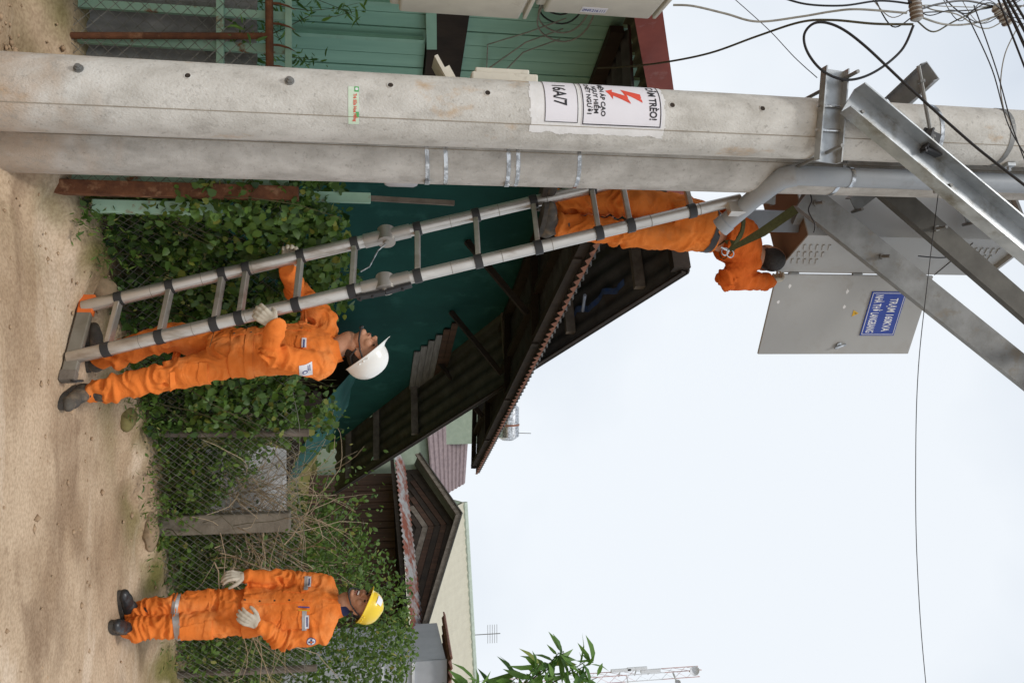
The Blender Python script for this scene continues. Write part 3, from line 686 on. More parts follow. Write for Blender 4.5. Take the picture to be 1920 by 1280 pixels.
# a sloping mint brace and battens over the lower boards
for k in range(5):
    mb = MB(); mb.box(H(-1.95+k*.33, 1.35, WW+.03), (.035, .03, 1.3), (HD, HN, UP)); mb.build('batten', MINT, hs)
mb = MB(); mb.bar(H(-1.95, 1.95, WW+.065), H(-.6, 2.06, WW+.065), .07, .03, side=UP); mb.build('batten', MINT, hs)
# roof: corrugated sheets seen from below, in strips along the slope
def roof_half(t0, t1, w0, w1, name, mat):
    mb = MB(); nw = int((w0-w1)/.19*6); nt = 14
    P = []
    for i in range(nt+1):
        t_ = t0+(t1-t0)*i/nt
        P.append([H(t_, roofz(t_)+.018*math.sin(2*math.pi*j/6), w0+(w1-w0)*j/nw) for j in range(nw+1)])
    mb.grid(P, (0, 0, .012)); return mb.build(name, mat, hs, smooth=True)
roof_half(AP_T, 10.6, -.36, -4.6, 'roof_sheet', SHEETU); roof_half(AP_T, -3.0, -.72, -4.6, 'roof_sheet', REDSHEET)
# red edge trim and fascia boards along the verge
def verge(t0, t1, w, mat, name, dz=.05, hh=.16):
    mb = MB(); mb.bar(H(t0, roofz(t0)+dz, w), H(t1, roofz(t1)+dz, w), hh, .02, side=UP); return mb.build(name, mat, hs)
verge(AP_T-.02, -3.0, -.705, REDSHEET, 'verge_trim', .03, .17); verge(AP_T, 10.6, -.375, DARKWOOD, 'verge_board', -.035, .05)
mb = MB(); mb.box(H(AP_T, AP_Z-.06, -.53), (.10, .26, .16), (HD, HN, UP)); mb.build('ridge_end', DARKWOOD, hs)
for k, tt in enumerate((1.75, 2.9, 4.2, 6.9, 8.4, 9.7)):      # purlin ends carrying the overhang
    mb = MB(); mb.bar(H(tt, roofz(tt)-.075, -.47), H(tt, roofz(tt)-.075, -1.9), .10, .07, side=UP); mb.build('purlin', GREYWOOD, hs)
for k, (ta, tb) in enumerate(((2.0, 2.9), (3.6, 4.3))):
    mb = MB(); P = [[H(ta+(tb-ta)*i/14, roofz(ta+(tb-ta)*i/14)-.045-.02*math.sin(i*1.7+k), -.62-.1*k+.04*math.sin(i*.9)-.07*j) for i in range(15)] for j in range(2)]
    mb.grid(P); mb.build('blue_tarpaulin_scrap', BLUETARP, hs, smooth=True)
for tt in (2.25, 3.05):
    mb = MB(); mb.tube([H(tt, roofz(tt)-.30, -.62), H(tt+.35, roofz(tt)-.24, -.60)], .016, 8); mb.build('conduit', M('grey_blue_conduit', (.30, .34, .42), rough=.5), hs)
# boarding below the verge, each plank
k = 0; tt = 4.1
for k in range(6):
    z = 2.28+k*.085; t0 = 5.4-.2*k; mb = MB(); mb.bar(H(t0, z, WW+.035), H(7.0-.05*k, z, WW+.035), .08, .015, side=UP); mb.build('plank', GREYBOARD if k < 4 else BROWNWOOD, hs)
for k in range(0):
    z = 3.05+k*.1
    if z < roofz(4.4)-.1:
        mb = MB(); mb.bar(H(2.1, z, WW+.035), H(min(6.4, AP_T+(AP_Z-z-.2)/SR), z, WW+.035), .094, .015, side=UP); mb.build('plank', BROWNWOOD, hs)
# lean-to awning with its scalloped sheet edge
aw = thing('lean_to_awning', 'dark timber awning with a scalloped sheet edge on the teal wall', 'awning', tuple(H(3.2, 3.3, -.5)))
T0, T1 = -.9, 7.6; n = 8; m = int((T1-T0)/.125*n); P = []
for i, (w, z) in enumerate(((0.0, 3.31), (-.6, 3.355), (-1.23, 3.40))):
    P.append([H(T0+(T1-T0)*j/m, z+.026*math.sin(2*math.pi*j/n), w) for j in range(m+1)])
mb = MB(); mb.grid(P, (0, 0, .008)); mb.build('corrugated_sheet', SHEETU, aw, smooth=True)
# worn orange edge of the sheet: each wave end a small lip
mb = MB()
for j in range(0, m-n+1, n):
    a, b, c = [H(T0+(T1-T0)*q/m, 0, .004) for q in (j, j+n/2, j+n)]
    mb.add([a+UP*3.300, c+UP*3.300, b+UP*(3.262+.02*noise.noise(Vector((j*.7, 1, 1)))), a+UP*3.312, c+UP*3.312], [(0, 2, 1), (0, 1, 4, 3)])
mb.build('scalloped_edge', TERRA, aw, fix=False)
for w, z, s_ in ((-.10, 3.25, .09), (-.62, 3.295, .08), (-1.18, 3.32, .10)):
    mb = MB(); mb.bar(H(T0, z, w), H(T1-.1, z, w), s_, .06, side=UP); mb.build('purlin', DARKWOOD, aw)
for tt in (.4, 2.2, 4.0, 5.8, 7.4):
    mb = MB(); mb.bar(H(tt, 3.23, -.05), H(tt, 3.31, -1.24), .07, .06, side=UP); mb.build('rafter', DARKWOOD, aw)
    if tt in (.4, 7.4): continue
    mb = MB(); mb.bar(H(tt+.08, 3.20, -.42), H(tt+.08, 2.62, -1.23), .06, .05, side=UP); mb.build('bracket', DARKWOOD, aw)
# downpipe stub and coiled cables on the mint wall
mb = MB(); p = H(-1.75, 3.02, WW+.16); mb.tube([p+HD*-.5, p], .055, 16); o = mb.build('gutter_pipe', M('white_pvc', (.72, .71, .66), (.6, .58, .52), rough=.45), hs, smooth=True)
t = thing('cable_coil', 'loops of black and grey cable hanging on the mint wall under the eaves', 'cable', tuple(H(-1.15, 2.8, WW+.05)))
for k in range(5):
    r = .13+.02*k; c = H(-1.2+.05*k, 2.85+.02*k, WW+.04+.012*k); mb = MB()
    mb.tube([c+HD*(r*math.cos(a)*1.1)+UP*(r*math.sin(a)*.9)+HN*(.01*math.sin(3*a)) for a in np.linspace(0, 6.28, 28)[:-1]], .006, 6, closed=True); mb.build('loop', CABLE if k < 3 else CABLEG, t, smooth=True)
for k in range(3):
    mb = MB(); p = H(-.95+.1*k, 2.95, WW+.05); mb.tube([p, p+UP*-.25+HN*.05+HD*.1, p+UP*-.5+HD*(.3+.2*k), p+UP*-.45+HD*(.8)], .005, 6); mb.build('loop', CABLEG, t, smooth=True)

# ------------------------------------------------------------------ the dark timber house
L0, R0 = Vector((3.45, 22.3, 0)), Vector((6.45, 16.7, 0)); d2 = (R0-L0).normalized(); n2 = Vector((-d2.y, d2.x, 0))
if n2.y > 0: n2 = -n2
LL = (R0-L0).length; BK = Vector((.9, 3.4, 0))
def K(s, z, w=0): return L0+d2*s+n2*w+UP*z
h2 = thing('timber_house', 'dark weathered timber house with a boarded gable and rust streaked roof strip', 'house', tuple(K(LL/2, 0, -1.5)))
for k in range(26):
    s = .06+k*(LL-.1)/26; mb = MB(); mb.box(K(s+.11, 1.1, .01*((k*5) % 3)), ((LL-.1)/26-.012, .03, 2.3), (d2, n2, UP)); mb.build('board', BROWNWOOD, h2)
mb = MB(); mb.box(K(LL/2, 1.2, -.06), (LL-.02, .05, 2.5), (d2, n2, UP)); mb.build('wall', DARKWOOD, h2)
for s in (0, LL):
    mb = MB(); q = K(s, 0, -.1); mb.grid([[q, q+BK], [q+UP*2.45, q+BK+UP*2.45]], d2*.05); mb.build('wall', DARKWOOD, h2)
zl, zr = 2.28, 2.47
def strip():
    P = []; mm = 150
    for w, dz in ((.75, 0), (.40, .16), (.05, .30)):
        P.append([K(-.25+(LL+.4)*j/mm, zl+(zr-zl)*j/mm+dz+.022*math.sin(j*1.55), w) for j in range(mm+1)])
    mb = MB(); mb.grid(P, (0, 0, .01)); mb.build('roof_strip', RUSTSHEET, h2, smooth=True)
strip()
mb = MB(); mb.bar(K(-.25, zl-.07, .66), K(LL+.15, zr-.07, .66), .09, .06, side=UP); mb.build('eave_beam', DARKWOOD, h2)
pk = 1.87/5.68*LL; pz = 3.80; el, er = -.45, LL*.935; ezl, ezr = 2.93, 2.66
mb = MB(); mb.prism([(el+.3, 2.5), (er-.05, 2.55), (er-.1, ezr), (pk, pz-.06), (el+.25, ezl)], K(0, 0, -.08), (d2, UP, n2), .05); gb = mb.build('gable', DARKWOOD, h2)
# nested chevron boards in the gable
for k in range(6):
    f = 1-.155*k; cx = pk+.12; base = 2.62
    for (e, ez) in ((el+.45, ezl-.12), (er-.25, ezr+.05)):
        a = (cx+(e-cx)*f, base+(ez-base)*f*.9); b = (cx+(pk-cx)*f, base+(pz-.2-base)*f)
        mb = MB(); mb.bar(K(a[0], a[1], -.04), K(b[0], b[1], -.04), .13, .03, side=UP); mb.build('gable_board', [DARKWOOD, BROWNWOOD, DARKWOOD, BROWNWOOD, GREYWOOD, DARKWOOD][k], h2)
for (e, ez) in ((el, ezl), (er, ezr)):
    mb = MB(); mb.bar(K(e, ez, .25), K(pk, pz, .25), .13, .04, side=UP); mb.build('barge_board', GREYWOOD, h2)
    P = [[K(e, ez+.05, .3), K(pk, pz+.07, .3)], [K(e, ez+.05, .3)+BK, K(pk, pz+.07, .3)+BK]]
    mb = MB(); mb.grid(P, (0, 0, .03)); mb.build('roof', SHEETU, h2)
wf = MB(); s0 = LL*.965; c = K(s0, 2.0, .06)
for (a, b, ww, hh) in ((0, .30, .62, .05), (0, -.30, .62, .05), (-.29, 0, .05, .56), (.29, 0, .05, .56)):
    wf.box(c+d2*a+UP*b, (ww, .05, hh), (d2, n2, UP))
wo_ = wf.build('window', M('white_frame', (.66, .67, .68), rough=.6), h2)
mb = MB(); mb.box(c-n2*.02, (.56, .02, .58), (d2, n2, UP)); mb.build('pane', M('window_glass', (.10, .12, .14), rough=.12, spec=.6), wo_)
mb = MB(); mb.bar(K(s0-.55, 2.35, .10), K(s0+.5, 2.36, .10), .05, .22, side=UP); mb.build('window_hood', GREYSHEET, h2)
# grey sheet metal shed to the right
c0 = W(770, 1240, 15.0); t = thing('metal_shed', 'grey sheet metal shed with a tiled roof edge beside the timber house', 'shed', (c0.x+1.2, 16, 0))
zt = zat(838, 15.0)
for k in range(4):
    mb = MB(); mb.box((c0.x+.3+.62*k, 15.0, zt/2), (.60, .04, zt)); mb.build('panel', GREYSHEET, t)
mb = MB(); mb.box((c0.x+.02, 16.0, zt/2-.01), (.05, 1.94, zt-.02)); mb.build('side_wall', GREYSHEET, t)
mb = MB(); mb.bar((c0.x, 14.96, zt*.62), (c0.x+2.6, 14.96, zt*.62), .05, .03, side=UP); mb.build('batten', M('white_frame', (.66, .67, .68)), t)
mb = MB(); mb.bar((c0.x, 14.96, zt*.80), (c0.x+2.6, 14.96, zt*.80), .05, .03, side=UP); mb.build('batten', MATS['white_frame'], t)
P = [[Vector((c0.x-.15+.06*j, 14.8+.8*i, zt+.03+.03*i+.03*math.sin(j*2.1))) for j in range(48)] for i in range(4)]
mb = MB(); mb.grid(P, (0, 0, .03)); mb.build('tiled_roof', M('old_roof_tiles', (.20, .095, .065), (.12, .06, .045), scale=9, rough=.9), t, smooth=True)

# ------------------------------------------------------------------ far buildings
e0, e1 = W(868, 1028, 36), W(896, 1290, 36)
t = thing('long_hall', 'long hall with a pale green ribbed sheet roof behind the timber house', 'building', (12, 38, 0))
dr = (e1-e0)/18.0
def hallp(a, b): return Vector((e0.x-2.0+a*1.25, 36.0-6.0*b, e0.z+(e1.z-e0.z)*(a/9)-3.3*b))
P = []
for i in range(2):
    P.append([hallp(a*.1, i)+UP*(.04 if a % 3 == 0 else 0) for a in range(0, 131)])
mb = MB(); mb.grid(P, (0, 0, .05)); mb.build('roof', PALEGREEN, t)
mb = MB(); mb.tube([hallp(0, 0)+UP*.06, hallp(13, 0)+UP*.06], .14, 8); mb.build('ridge_cap', M('pale_ridge', (.44, .50, .42), rough=.6), t, smooth=True)
mb = MB(); a, b = hallp(0, 1), hallp(13, 1); mb.grid([[a-UP*.1, b-UP*.1], [Vector((a.x, a.y, 0)), Vector((b.x, b.y, 0))]], (0, .1, 0)); mb.build('wall', PALEWALL, t)
P = [[hallp(a*1.0, 0), Vector((hallp(a, 0).x, 42, e0.z-3.2))] for a in range(14)]
mb = MB(); mb.grid(P, (0, 0, .05)); mb.build('roof', PALEGREEN, t)
mb = MB(); a = hallp(0, 0); mb.add([hallp(0, 1)-UP*.05, a-UP*.05, Vector((a.x, 42, e0.z-3.25)), Vector((a.x, 42, 0)), Vector((a.x, 30, 0))], [(0, 1, 2, 3, 4)]); mb.build('gable_wall', PALEWALL, t)
# mauve roof house with slab and water tank
Y3 = 25.0
t = thing('tiled_house', 'pale green house with a mauve tiled hip roof seen past the awning', 'house', (3.2, Y3+2, 0))
a, b, c_, d_ = W(800, 800, Y3), W(812, 940, Y3), W(872, 905, Y3+1.5), W(880, 790, Y3+1.5)
mb = MB(); nr = 9
for i in range(nr):
    f0, f1 = i/nr, (i+1)/nr
    l0, l1 = a.lerp(d_, f0), a.lerp(d_, f1); r0, r1 = b.lerp(c_, f0), b.lerp(c_, f1)
    mb.add([l0+UP*.05, r0+UP*.05, r1, l1], [(0, 1, 2, 3)]); mb.add([l0, r0, r0+UP*.05, l0+UP*.05], [(0, 1, 2, 3)])
mb.build('roof', MAUVE, t)
mb = MB(); mb.add([b, b+Vector((0, 5, 0)), c_+Vector((0, 2.5, 0)), c_], [(0, 1, 2, 3)]); mb.add([d_, c_, c_+Vector((0, 2.5, 0)), d_+Vector((0, 2.5, 0))], [(0, 1, 2, 3)]); mb.add([d_+Vector((0, 2.5, 0)), c_+Vector((0, 2.5, 0)), b+Vector((0, 5, 0)), a+Vector((0, 5, 0))], [(0, 1, 2, 3)]); mb.build('roof', MAUVE, t)
mb = MB(); mb.box(((a.x+b.x)/2-.1, Y3+2.5, (a.z+b.z)/4), (b.x-a.x-.3, 4.7, (a.z+b.z)/2-.05)); mb.build('wall', PALEWALL, t)
sx = W(905, 800, Y3+.8); mb = MB(); mb.box((sx.x-.5, Y3+1.6, sx.z/2), (2.0, 1.9, sx.z)); mb.build('stair_tower', PALEWALL, t)
ct = W(952, 800, Y3+1.2); t = thing('water_tank', 'shiny steel water tank lying on a stand above the mauve roofed house', 'tank', (ct.x, ct.y, sx.z))
mb = MB(); r = .36; mb.tube([ct+Vector((-.75, 0, 0)), ct+Vector((-.62, 0, 0)), ct+Vector((.30, 0, 0)), ct+Vector((.42, 0, 0))], [r*.55, r, r, r*.5], 20); mb.build('barrel', STEEL, t, smooth=True)
mb = MB(); mb.tube([ct+Vector((-.1, 0, 0)), ct+Vector((-.04, 0, 0))], r+.012, 20); mb.build('band', TERRA, t, smooth=True)
for dx in (-.5, .15):
    mb = MB(); mb.bar(ct+Vector((dx, -.2, -.3)), Vector((ct.x+dx, ct.y-.25, sx.z)), .05, .05); mb.bar(ct+Vector((dx, .2, -.3)), Vector((ct.x+dx, ct.y+.25, sx.z)), .05, .05); mb.build('stand', GALVD, t)
mb = MB(); mb.tube([ct+Vector((.2, 0, .3)), ct+Vector((.22, 0, .75))], .012, 5); mb.build('vent_pipe', GALVD, t)
# far telecom mast
base = W(1180, 1266, 62); mx_, my_ = base.x, 62.0; ztop = zat(1312, 62)
t = thing('telecom_mast', 'slim red and white lattice mast with antennas and a dish far off', 'mast', (mx_, my_, 0))
mb = MB(); mw = MB()
for k in range(3):
    a = k*2.094; c = (mx_+.45*math.cos(a), my_+.45*math.sin(a)); 
    for j in range(0, 9):
        z0, z1 = ztop*j/9, ztop*(j+1)/9
        (mb if j % 2 == 0 else mw).tube([(c[0], c[1], z0), (c[0], c[1], z1)], .032, 5)
for j in range(26):
    z = ztop*j/26; dz = ztop/26
    for k in range(3):
        a, b = k*2.094, (k+1)*2.094; p = Vector((mx_+.45*math.cos(a), my_+.45*math.sin(a), z)); q = Vector((mx_+.45*math.cos(b), my_+.45*math.sin(b), z+dz))
        (mb if (j//3) % 2 == 0 else mw).tube([p, q], .014, 4)
mb.build('red_lattice', TOWERR, t, fix=False)['kind'] = 'stuff'; mw.build('white_lattice', TOWERW, t, fix=False)['kind'] = 'stuff'
for (x, dx) in ((1190, -.75), (1175, .55), (1215, -.5), (1160, -.7)):
    z = zat(x, 62); mb = MB(); mb.box((mx_+dx, my_-.6, z), (.24, .16, 1.6), bev=.03); mb.bar((mx_+dx, my_-.5, z), (mx_, my_, z), .07, .07); mb.build('panel_antenna', TOWERW, t)
for (x, dx, r) in ((1293, -.45, .38), (1262, .35, .22)):
    z = zat(x, 62); mb = MB(); dish = []
    for i in range(5):
        rr = r*i/4; dish.append([Vector((mx_+dx+rr*math.cos(a), my_-.7-.35*(rr/r)**2, z+rr*math.sin(a))) for a in np.linspace(0, 6.283, 18)])
    mb.grid(dish, (0, .04, 0)); mb.bar((mx_+dx, my_-.7, z), (mx_, my_, z), .1, .1); mb.build('dish', TOWERW, t, smooth=True)
# small aerial on the long hall
q = hallp(4.6, 0); t = thing('television_aerial', 'thin television aerial standing on the ridge of the long hall', 'aerial', tuple(q))
mb = MB(); mb.tube([q, q+UP*1.3], .02, 5); mb.build('mast', GALVD, t)
for k in range(5):
    mb = MB(); mb.tube([q+UP*(.75+.1*k)+Vector((-.4, 0, 0)), q+UP*(.75+.1*k)+Vector((.4, 0, 0))], .012, 4); mb.build('rod', GALVD, t)

# ------------------------------------------------------------------ leafy tree reaching in from the right
tx, ty = 3.55, 7.6; t = thing('leafy_tree', 'tree with long narrow bright green leaves rising against the sky', 'tree', (tx, ty, 0))
mb = MB(); mb.tube([(tx, ty, -.1), (tx+.03, ty, 1.0), (tx-.05, ty-.05, 2.0), (tx-.15, ty-.1, 2.8)], [.07, .06, .045, .03], 8)
tips = []
for k in range(14):
    a0 = Vector((tx-.1+rg.normal(0, .05), ty-.08, rg.uniform(1.8, 2.8)))
    tgt = [W(1105, 1238, 7.2), W(1075, 1222, 7.3), W(1030, 1255, 7.1), W(1110, 1275, 7.2), W(975, 1275, 7.2), W(880, 1275, 7.1), W(1080, 1300, 7.5), W(1010, 1330, 7.5)][k % 8] + Vector(rg.normal(0, .05, 3)) if k < 16 else Vector((tx+rg.normal(.2, .5), ty+rg.normal(0, .4), rg.uniform(2.6, 3.8)))
    md = a0.lerp(tgt, .55)+Vector((0, 0, .12)); pts = [a0, a0.lerp(md, .5)+Vector((0, 0, .05)), md, md.lerp(tgt, .5)+Vector((0, 0, .02)), tgt]
    mb.tube(pts, [.014, .010, .008, .005, .003], 5, cap=False)
    for q in (.55, .65, .75, .83, .9, .95, 1.0):
        i = min(3, int(q*4)); tips += [(pts[i].lerp(pts[i+1], q*4-i), (tgt-a0).normalized())]*2
mb.build('trunk', STEM, t, smooth=True)
P = np.array([tuple(p+Vector(rg.normal(0, .012, 3))) for p, d in tips]); X = leaf_cloud(P, .23, 'lance', (-.1, -.7, .6), rg, .55, .45, .55)
o = link_mesh('crown', np_mesh('crown', *X), LANCE, t); o['kind'] = 'stuff'
# ------------------------------------------------------------------ concrete poles
PH = 8.2
def prad(z): return .172-.0043*z
def PS(pole, phi, z, off=0.0):
    """point on a pole: phi in degrees measured from the side facing the camera, + to the right"""
    a = math.atan2(-pole[1], -pole[0])+math.radians(phi); r = prad(z)+off
    return Vector((pole[0]+r*math.cos(a), pole[1]+r*math.sin(a), z))
def pdir(pole, phi):
    a = math.atan2(-pole[1], -pole[0])+math.radians(phi); return Vector((math.cos(a), math.sin(a), 0))
def pole_phi(pole, x, y, Yf):
    """angle and height on the pole for a photograph pixel"""
    z = zat(x, Yf)
    best = min(range(-90, 91), key=lambda p: abs(proj(PS(pole, p, z))[1]-y)); return best, z
def proj(p):
    d = Vector(p)-Vector((0, 0, CAMZ)); zc = d.y*CT+d.z*ST; v = -d.y*ST+d.z*CT
    return 960+F*v/zc, 640+F*d.x/zc
def make_pole(pole, mat, name, label, seam):
    t = thing(name, label, 'utility pole', (pole[0], pole[1], 0), 'twin concrete utility poles')
    mb = MB(); n = 56; zs = np.linspace(-.3, PH, 60); P = []
    for z in zs:
        row = []
        for k in range(n+1):
            a = 2*math.pi*k/n; r = prad(z)+.0012*noise.noise(Vector((math.cos(a)*2, math.sin(a)*2, z*3)))
            row.append(Vector((pole[0]+r*math.cos(a), pole[1]+r*math.sin(a), z)))
        P.append(row)
    mb.grid(P); mb.add([Vector((pole[0], pole[1], PH))]+P[-1][:-1], [(0, 1+i, 1+(i+1) % n) for i in range(n)])
    me = mb.mesh('shaft', True, False); bm = bmesh.new(); bm.from_mesh(me); bmesh.ops.remove_doubles(bm, verts=bm.verts[:], dist=1e-4); bmesh.ops.recalc_face_normals(bm, faces=bm.faces[:]); bm.to_mesh(me); bm.free()
    link_mesh('shaft', me, mat, t)
    mb = MB(); mb.tube([PS(pole, seam, z, .0005+.0008*noise.noise(Vector((0, 3, z*9)))) for z in np.arange(.05, PH, .08)], .0022, 5); mb.build('casting_seam', M('seam_line', (.27, .23, .18), (.34, .30, .24), scale=12, rough=.95), t)
    return t
P1 = make_pole(POLE1, CONC, 'concrete_pole', 'pale concrete utility pole carrying the warning notice', 14)
P2 = make_pole(POLE2, CONC2, 'concrete_pole', 'greyer concrete utility pole with steel bands, behind the noticed pole', -6)
HOLE = M('drilled_hole', (.045, .035, .028), rough=1)
def hole(pole, T, x, y, Yf, r=.013):
    ph, z = pole_phi(pole, x, y, Yf); n_ = pdir(pole, ph); c = PS(pole, ph, z, -.004)
    mb = MB(); mb.cyl(c-n_*.02, c+n_*.0046, r, 14); o = mb.build('hole', HOLE, T)
    a = n_.orthogonal().normalized(); b = n_.cross(a)
    mb = MB(); mb.tube([c+n_*.004+(a*math.cos(q)+b*math.sin(q))*(r+.002) for q in np.linspace(0, 6.283, 15)[:-1]], .0028, 5, closed=True); mb.build('hole_rim', CONC, o, smooth=True)
def bolt(pole, T, x, y, Yf, r=.016, L=.03):
    ph, z = pole_phi(pole, x, y, Yf); n_ = pdir(pole, ph); c = PS(pole, ph, z, -.005)
    mb = MB(); mb.cyl(c, c+n_*.010, r*1.35, 16); mb.cyl(c+n_*.009, c+n_*.022, r, 6); mb.cyl(c+n_*.02, c+n_*L, r*.55, 10); mb.build('bolt', GALVD, T)
bolt(POLE1, P1, 148, 129, 3.9); bolt(POLE1, P1, 543, 152, 3.9)
for x, y in ((352, 142), (732, 160), (914, 174), (1430, 204), (1260, 197)): hole(POLE1, P1, x, y, 3.9)
hole(POLE1, P1, 1895, 230, 3.92)
# white painted patch with the two notices
zp0, zp1 = zat(994, 3.9), zat(1246, 3.9)
mb = MB(); na, nz_ = 130, 110; ok = {}
for i in range(na+1):
    for j in range(nz_+1):
        ph = -118+(150)*i/na; z = zp0-.02+(zp1-zp0+.04)*j/nz_
        ok[i, j] = len(mb.v); mb.v.append(tuple(PS(POLE1, ph, z, .0012)))
for i in range(na):
    for j in range(nz_):
        ph = -118+150*(i+.5)/na; z = zp0-.02+(zp1-zp0+.04)*(j+.5)/nz_
        e = .010*noise.noise(Vector((ph*.06, z*20, 2))); ee = 5*noise.noise(Vector((z*16, 5, 5)))
        if zp0+e < z < zp1+e and ph < 27+ee: mb.f.append((ok[i, j], ok[i+1, j], ok[i+1, j+1], ok[i, j+1]))
mb.build('painted_patch', WHITEP, P1, smooth=True, fix=False)
def pmap(ph0, z0, off):
    return lambda a, b: PS(POLE1, ph0+math.degrees(a/prad(z0)), z0+b, off)
def paper(ph0, ph1, z0, z1, off, mat, name, par=None):
    mb = MB(); mb.grid([[PS(POLE1, ph0+(ph1-ph0)*i/24, z, off) for i in range(25)] for z in (z0, (z0+z1)/2, z1)])
    return mb.build(name, mat, par or P1, smooth=True, fix=False)
def frame_line(ph0, ph1, z0, z1, off, w, par):
    mb = MB(); k = math.degrees(w/prad(z0))
    for (a, b, c, d) in ((ph0, ph1, z0, z0+w), (ph0, ph1, z1-w, z1), (ph0, ph0+k, z0, z1), (ph1-k, ph1, z0, z1)):
        n = max(1, int((b-a)/5)); mb.grid([[PS(POLE1, a+(b-a)*i/n, z, off) for i in range(n+1)] for z in (c, d)])
    return mb.build('notice_border', INK, par, fix=False)
za, zb = zat(1021, 3.9), zat(1083, 3.9)
nA = paper(-96, 8, za, zb, .0026, PAPER, 'number_notice'); frame_line(-96, 8, za, zb, .0036, .003, nA)
text_on('16A/7', .125, .062, pmap(-64, za+.045, .004), INK, nA, bold=.02)
zc, zd = zat(1090, 3.9), zat(1240, 3.9)
nB = paper(-98, 11, zc, zd, .0026, PAPER, 'warning_notice'); frame_line(-96, 10, zc+.004, zd-.004, .0036, .005, nB)
Hn = zd-zc
text_on('CẤM TRÈO!', .205, .036, pmap(-76, zd-.062, .004), INK, nB, bold=.028)
text_on('ĐIỆN ÁP CAO', .205, .021, pmap(-78, zc+.095, .004), INK, nB, bold=.03)
text_on('NGUY HIỂM', .165, .021, pmap(-68, zc+.060, .004), INK, nB, bold=.03)
text_on('CHẾT NGƯỜI', .195, .021, pmap(-77, zc+.026, .004), INK, nB, bold=.03)
fl = [((a-252)*.00056, (b-1097)*.000385) for a, b in ((305, 1545), (252, 1300), (330, 1345), (290, 1180), (258, 1190), (280, 1097), (375, 1180), (335, 1185), (410, 1410), (315, 1365), (395, 1565))]
fz = pmap(-60, zc+.125, .0045); mb = MB(); mb.add([fz(a, b) for a, b in fl], [(0, 1, 9, 10), (1, 2, 8, 9), (2, 3, 7, 8), (3, 4, 5, 6, 7)]); mb.build('lightning_arrow', REDINK, nB, fix=False)
# small advertising sticker
zs_ = zat(663, 3.9); st_ = paper(-34, 26, zs_-.024, zs_+.024, .0015, STICK, 'sticker')
text_on('Trà Sữa Hoa Hồng', .125, .014, pmap(-22, zs_+.000, .003), REDINK, st_, bold=.03)
mb = MB(); mb.grid([[PS(POLE1, -34+9*i/4, z, .0028) for i in range(5)] for z in (zs_+.004, zs_+.024)]); mb.build('logo_block', GREENINK, st_, fix=False)
mb = MB(); mb.grid([[PS(POLE1, 6+8*i/4, z, .0028) for i in range(5)] for z in (zs_+.010, zs_+.024)]); mb.build('logo_block', GREENINK, st_, fix=False)
mb = MB(); c = PS(POLE1, -29.5, zs_+.014, .0034); n_ = pdir(POLE1, -29.5); mb.cyl(c-n_*.0002, c+n_*.0006, .007, 12); mb.build('logo_disc', PAPER, st_)
# stainless bands on the rear pole
for x, yk in ((800, 1), (835, 0), (953, 1), (971, 0), (1086, 0)):
    z = zat(x, 4.22); mb = MB(); P = []
    for dz in (-.010, .010):
        P.append([PS(POLE2, q, z+dz+.012*math.sin(math.radians(q)), .0022) for q in range(-180, 181, 8)])
    mb.grid(P, None); o = mb.build('steel_band', STEEL, P2, smooth=True, fix=False)
    if yk:
        c = PS(POLE2, 62, z+.008, .008); mb = MB(); mb.box(c, (.030, .016, .028), (pdir(POLE2, 152), pdir(POLE2, 62), UP), bev=.003); mb.build('buckle', STEEL, o)
# rounded grey box on the far side of the rear pole
c = W(752, 346, 4.52); t = thing('junction_box', 'small rounded pale grey box fixed low on the banded pole', 'junction box', tuple(c))
mb = MB(); mb.box(c+Vector((-.06, 0, 0)), (.14, .10, .19), bev=.03); mb.build('case', M('pale_grey_plastic', (.50, .50, .52), rough=.4), t, smooth=True)
mb = MB(); mb.box(c+Vector((-.12, -.04, 0)), (.06, .08, .05)); mb.build('clamp', GALVD, t)
# cream meter boxes on the left of the front pole
c = W(940, 143, 4.20); t = thing('meter_box', 'flat cream plastic meter box clamped to the left of the noticed pole', 'meter box', tuple(c))
zA, zB = zat(878, 4.2), zat(998, 4.2); xr = -1.255
mb = MB(); mb.box((xr-.02, 4.18, (zA+zB)/2), (.085, .26, zB-zA), bev=.008); mb.build('case', CREAM, t)
mb = MB(); mb.box((xr-.075, 4.18, (zA+zB)/2-.01), (.028, .22, zB-zA-.06), bev=.006); mb.build('lid', CREAM, t)
c = W(822, 125, 4.2); t = thing('meter_box', 'cream plastic box with its lid hanging open left of the noticed pole', 'meter box', tuple(c))
zA, zB = zat(800, 4.2), zat(872, 4.2)
mb = MB(); mb.box((xr-.005, 4.18, (zA+zB)/2), (.06, .22, zB-zA), bev=.006); mb.build('case', CREAM, t)
mb = MB(); X1 = Vector((-.8, 0, -.45)).normalized(); mb.box(Vector((xr-.085, 4.18, zA+.07)), (.13, .18, .018), (X1, Vector((0, 1, 0)), X1.cross(Vector((0, 1, 0))))); 
mb.box(Vector((xr-.06, 4.18, zA+.10)), (.07, .14, .05), (X1, Vector((0, 1, 0)), X1.cross(Vector((0, 1, 0))))); mb.build('open_lid', CREAM, t)

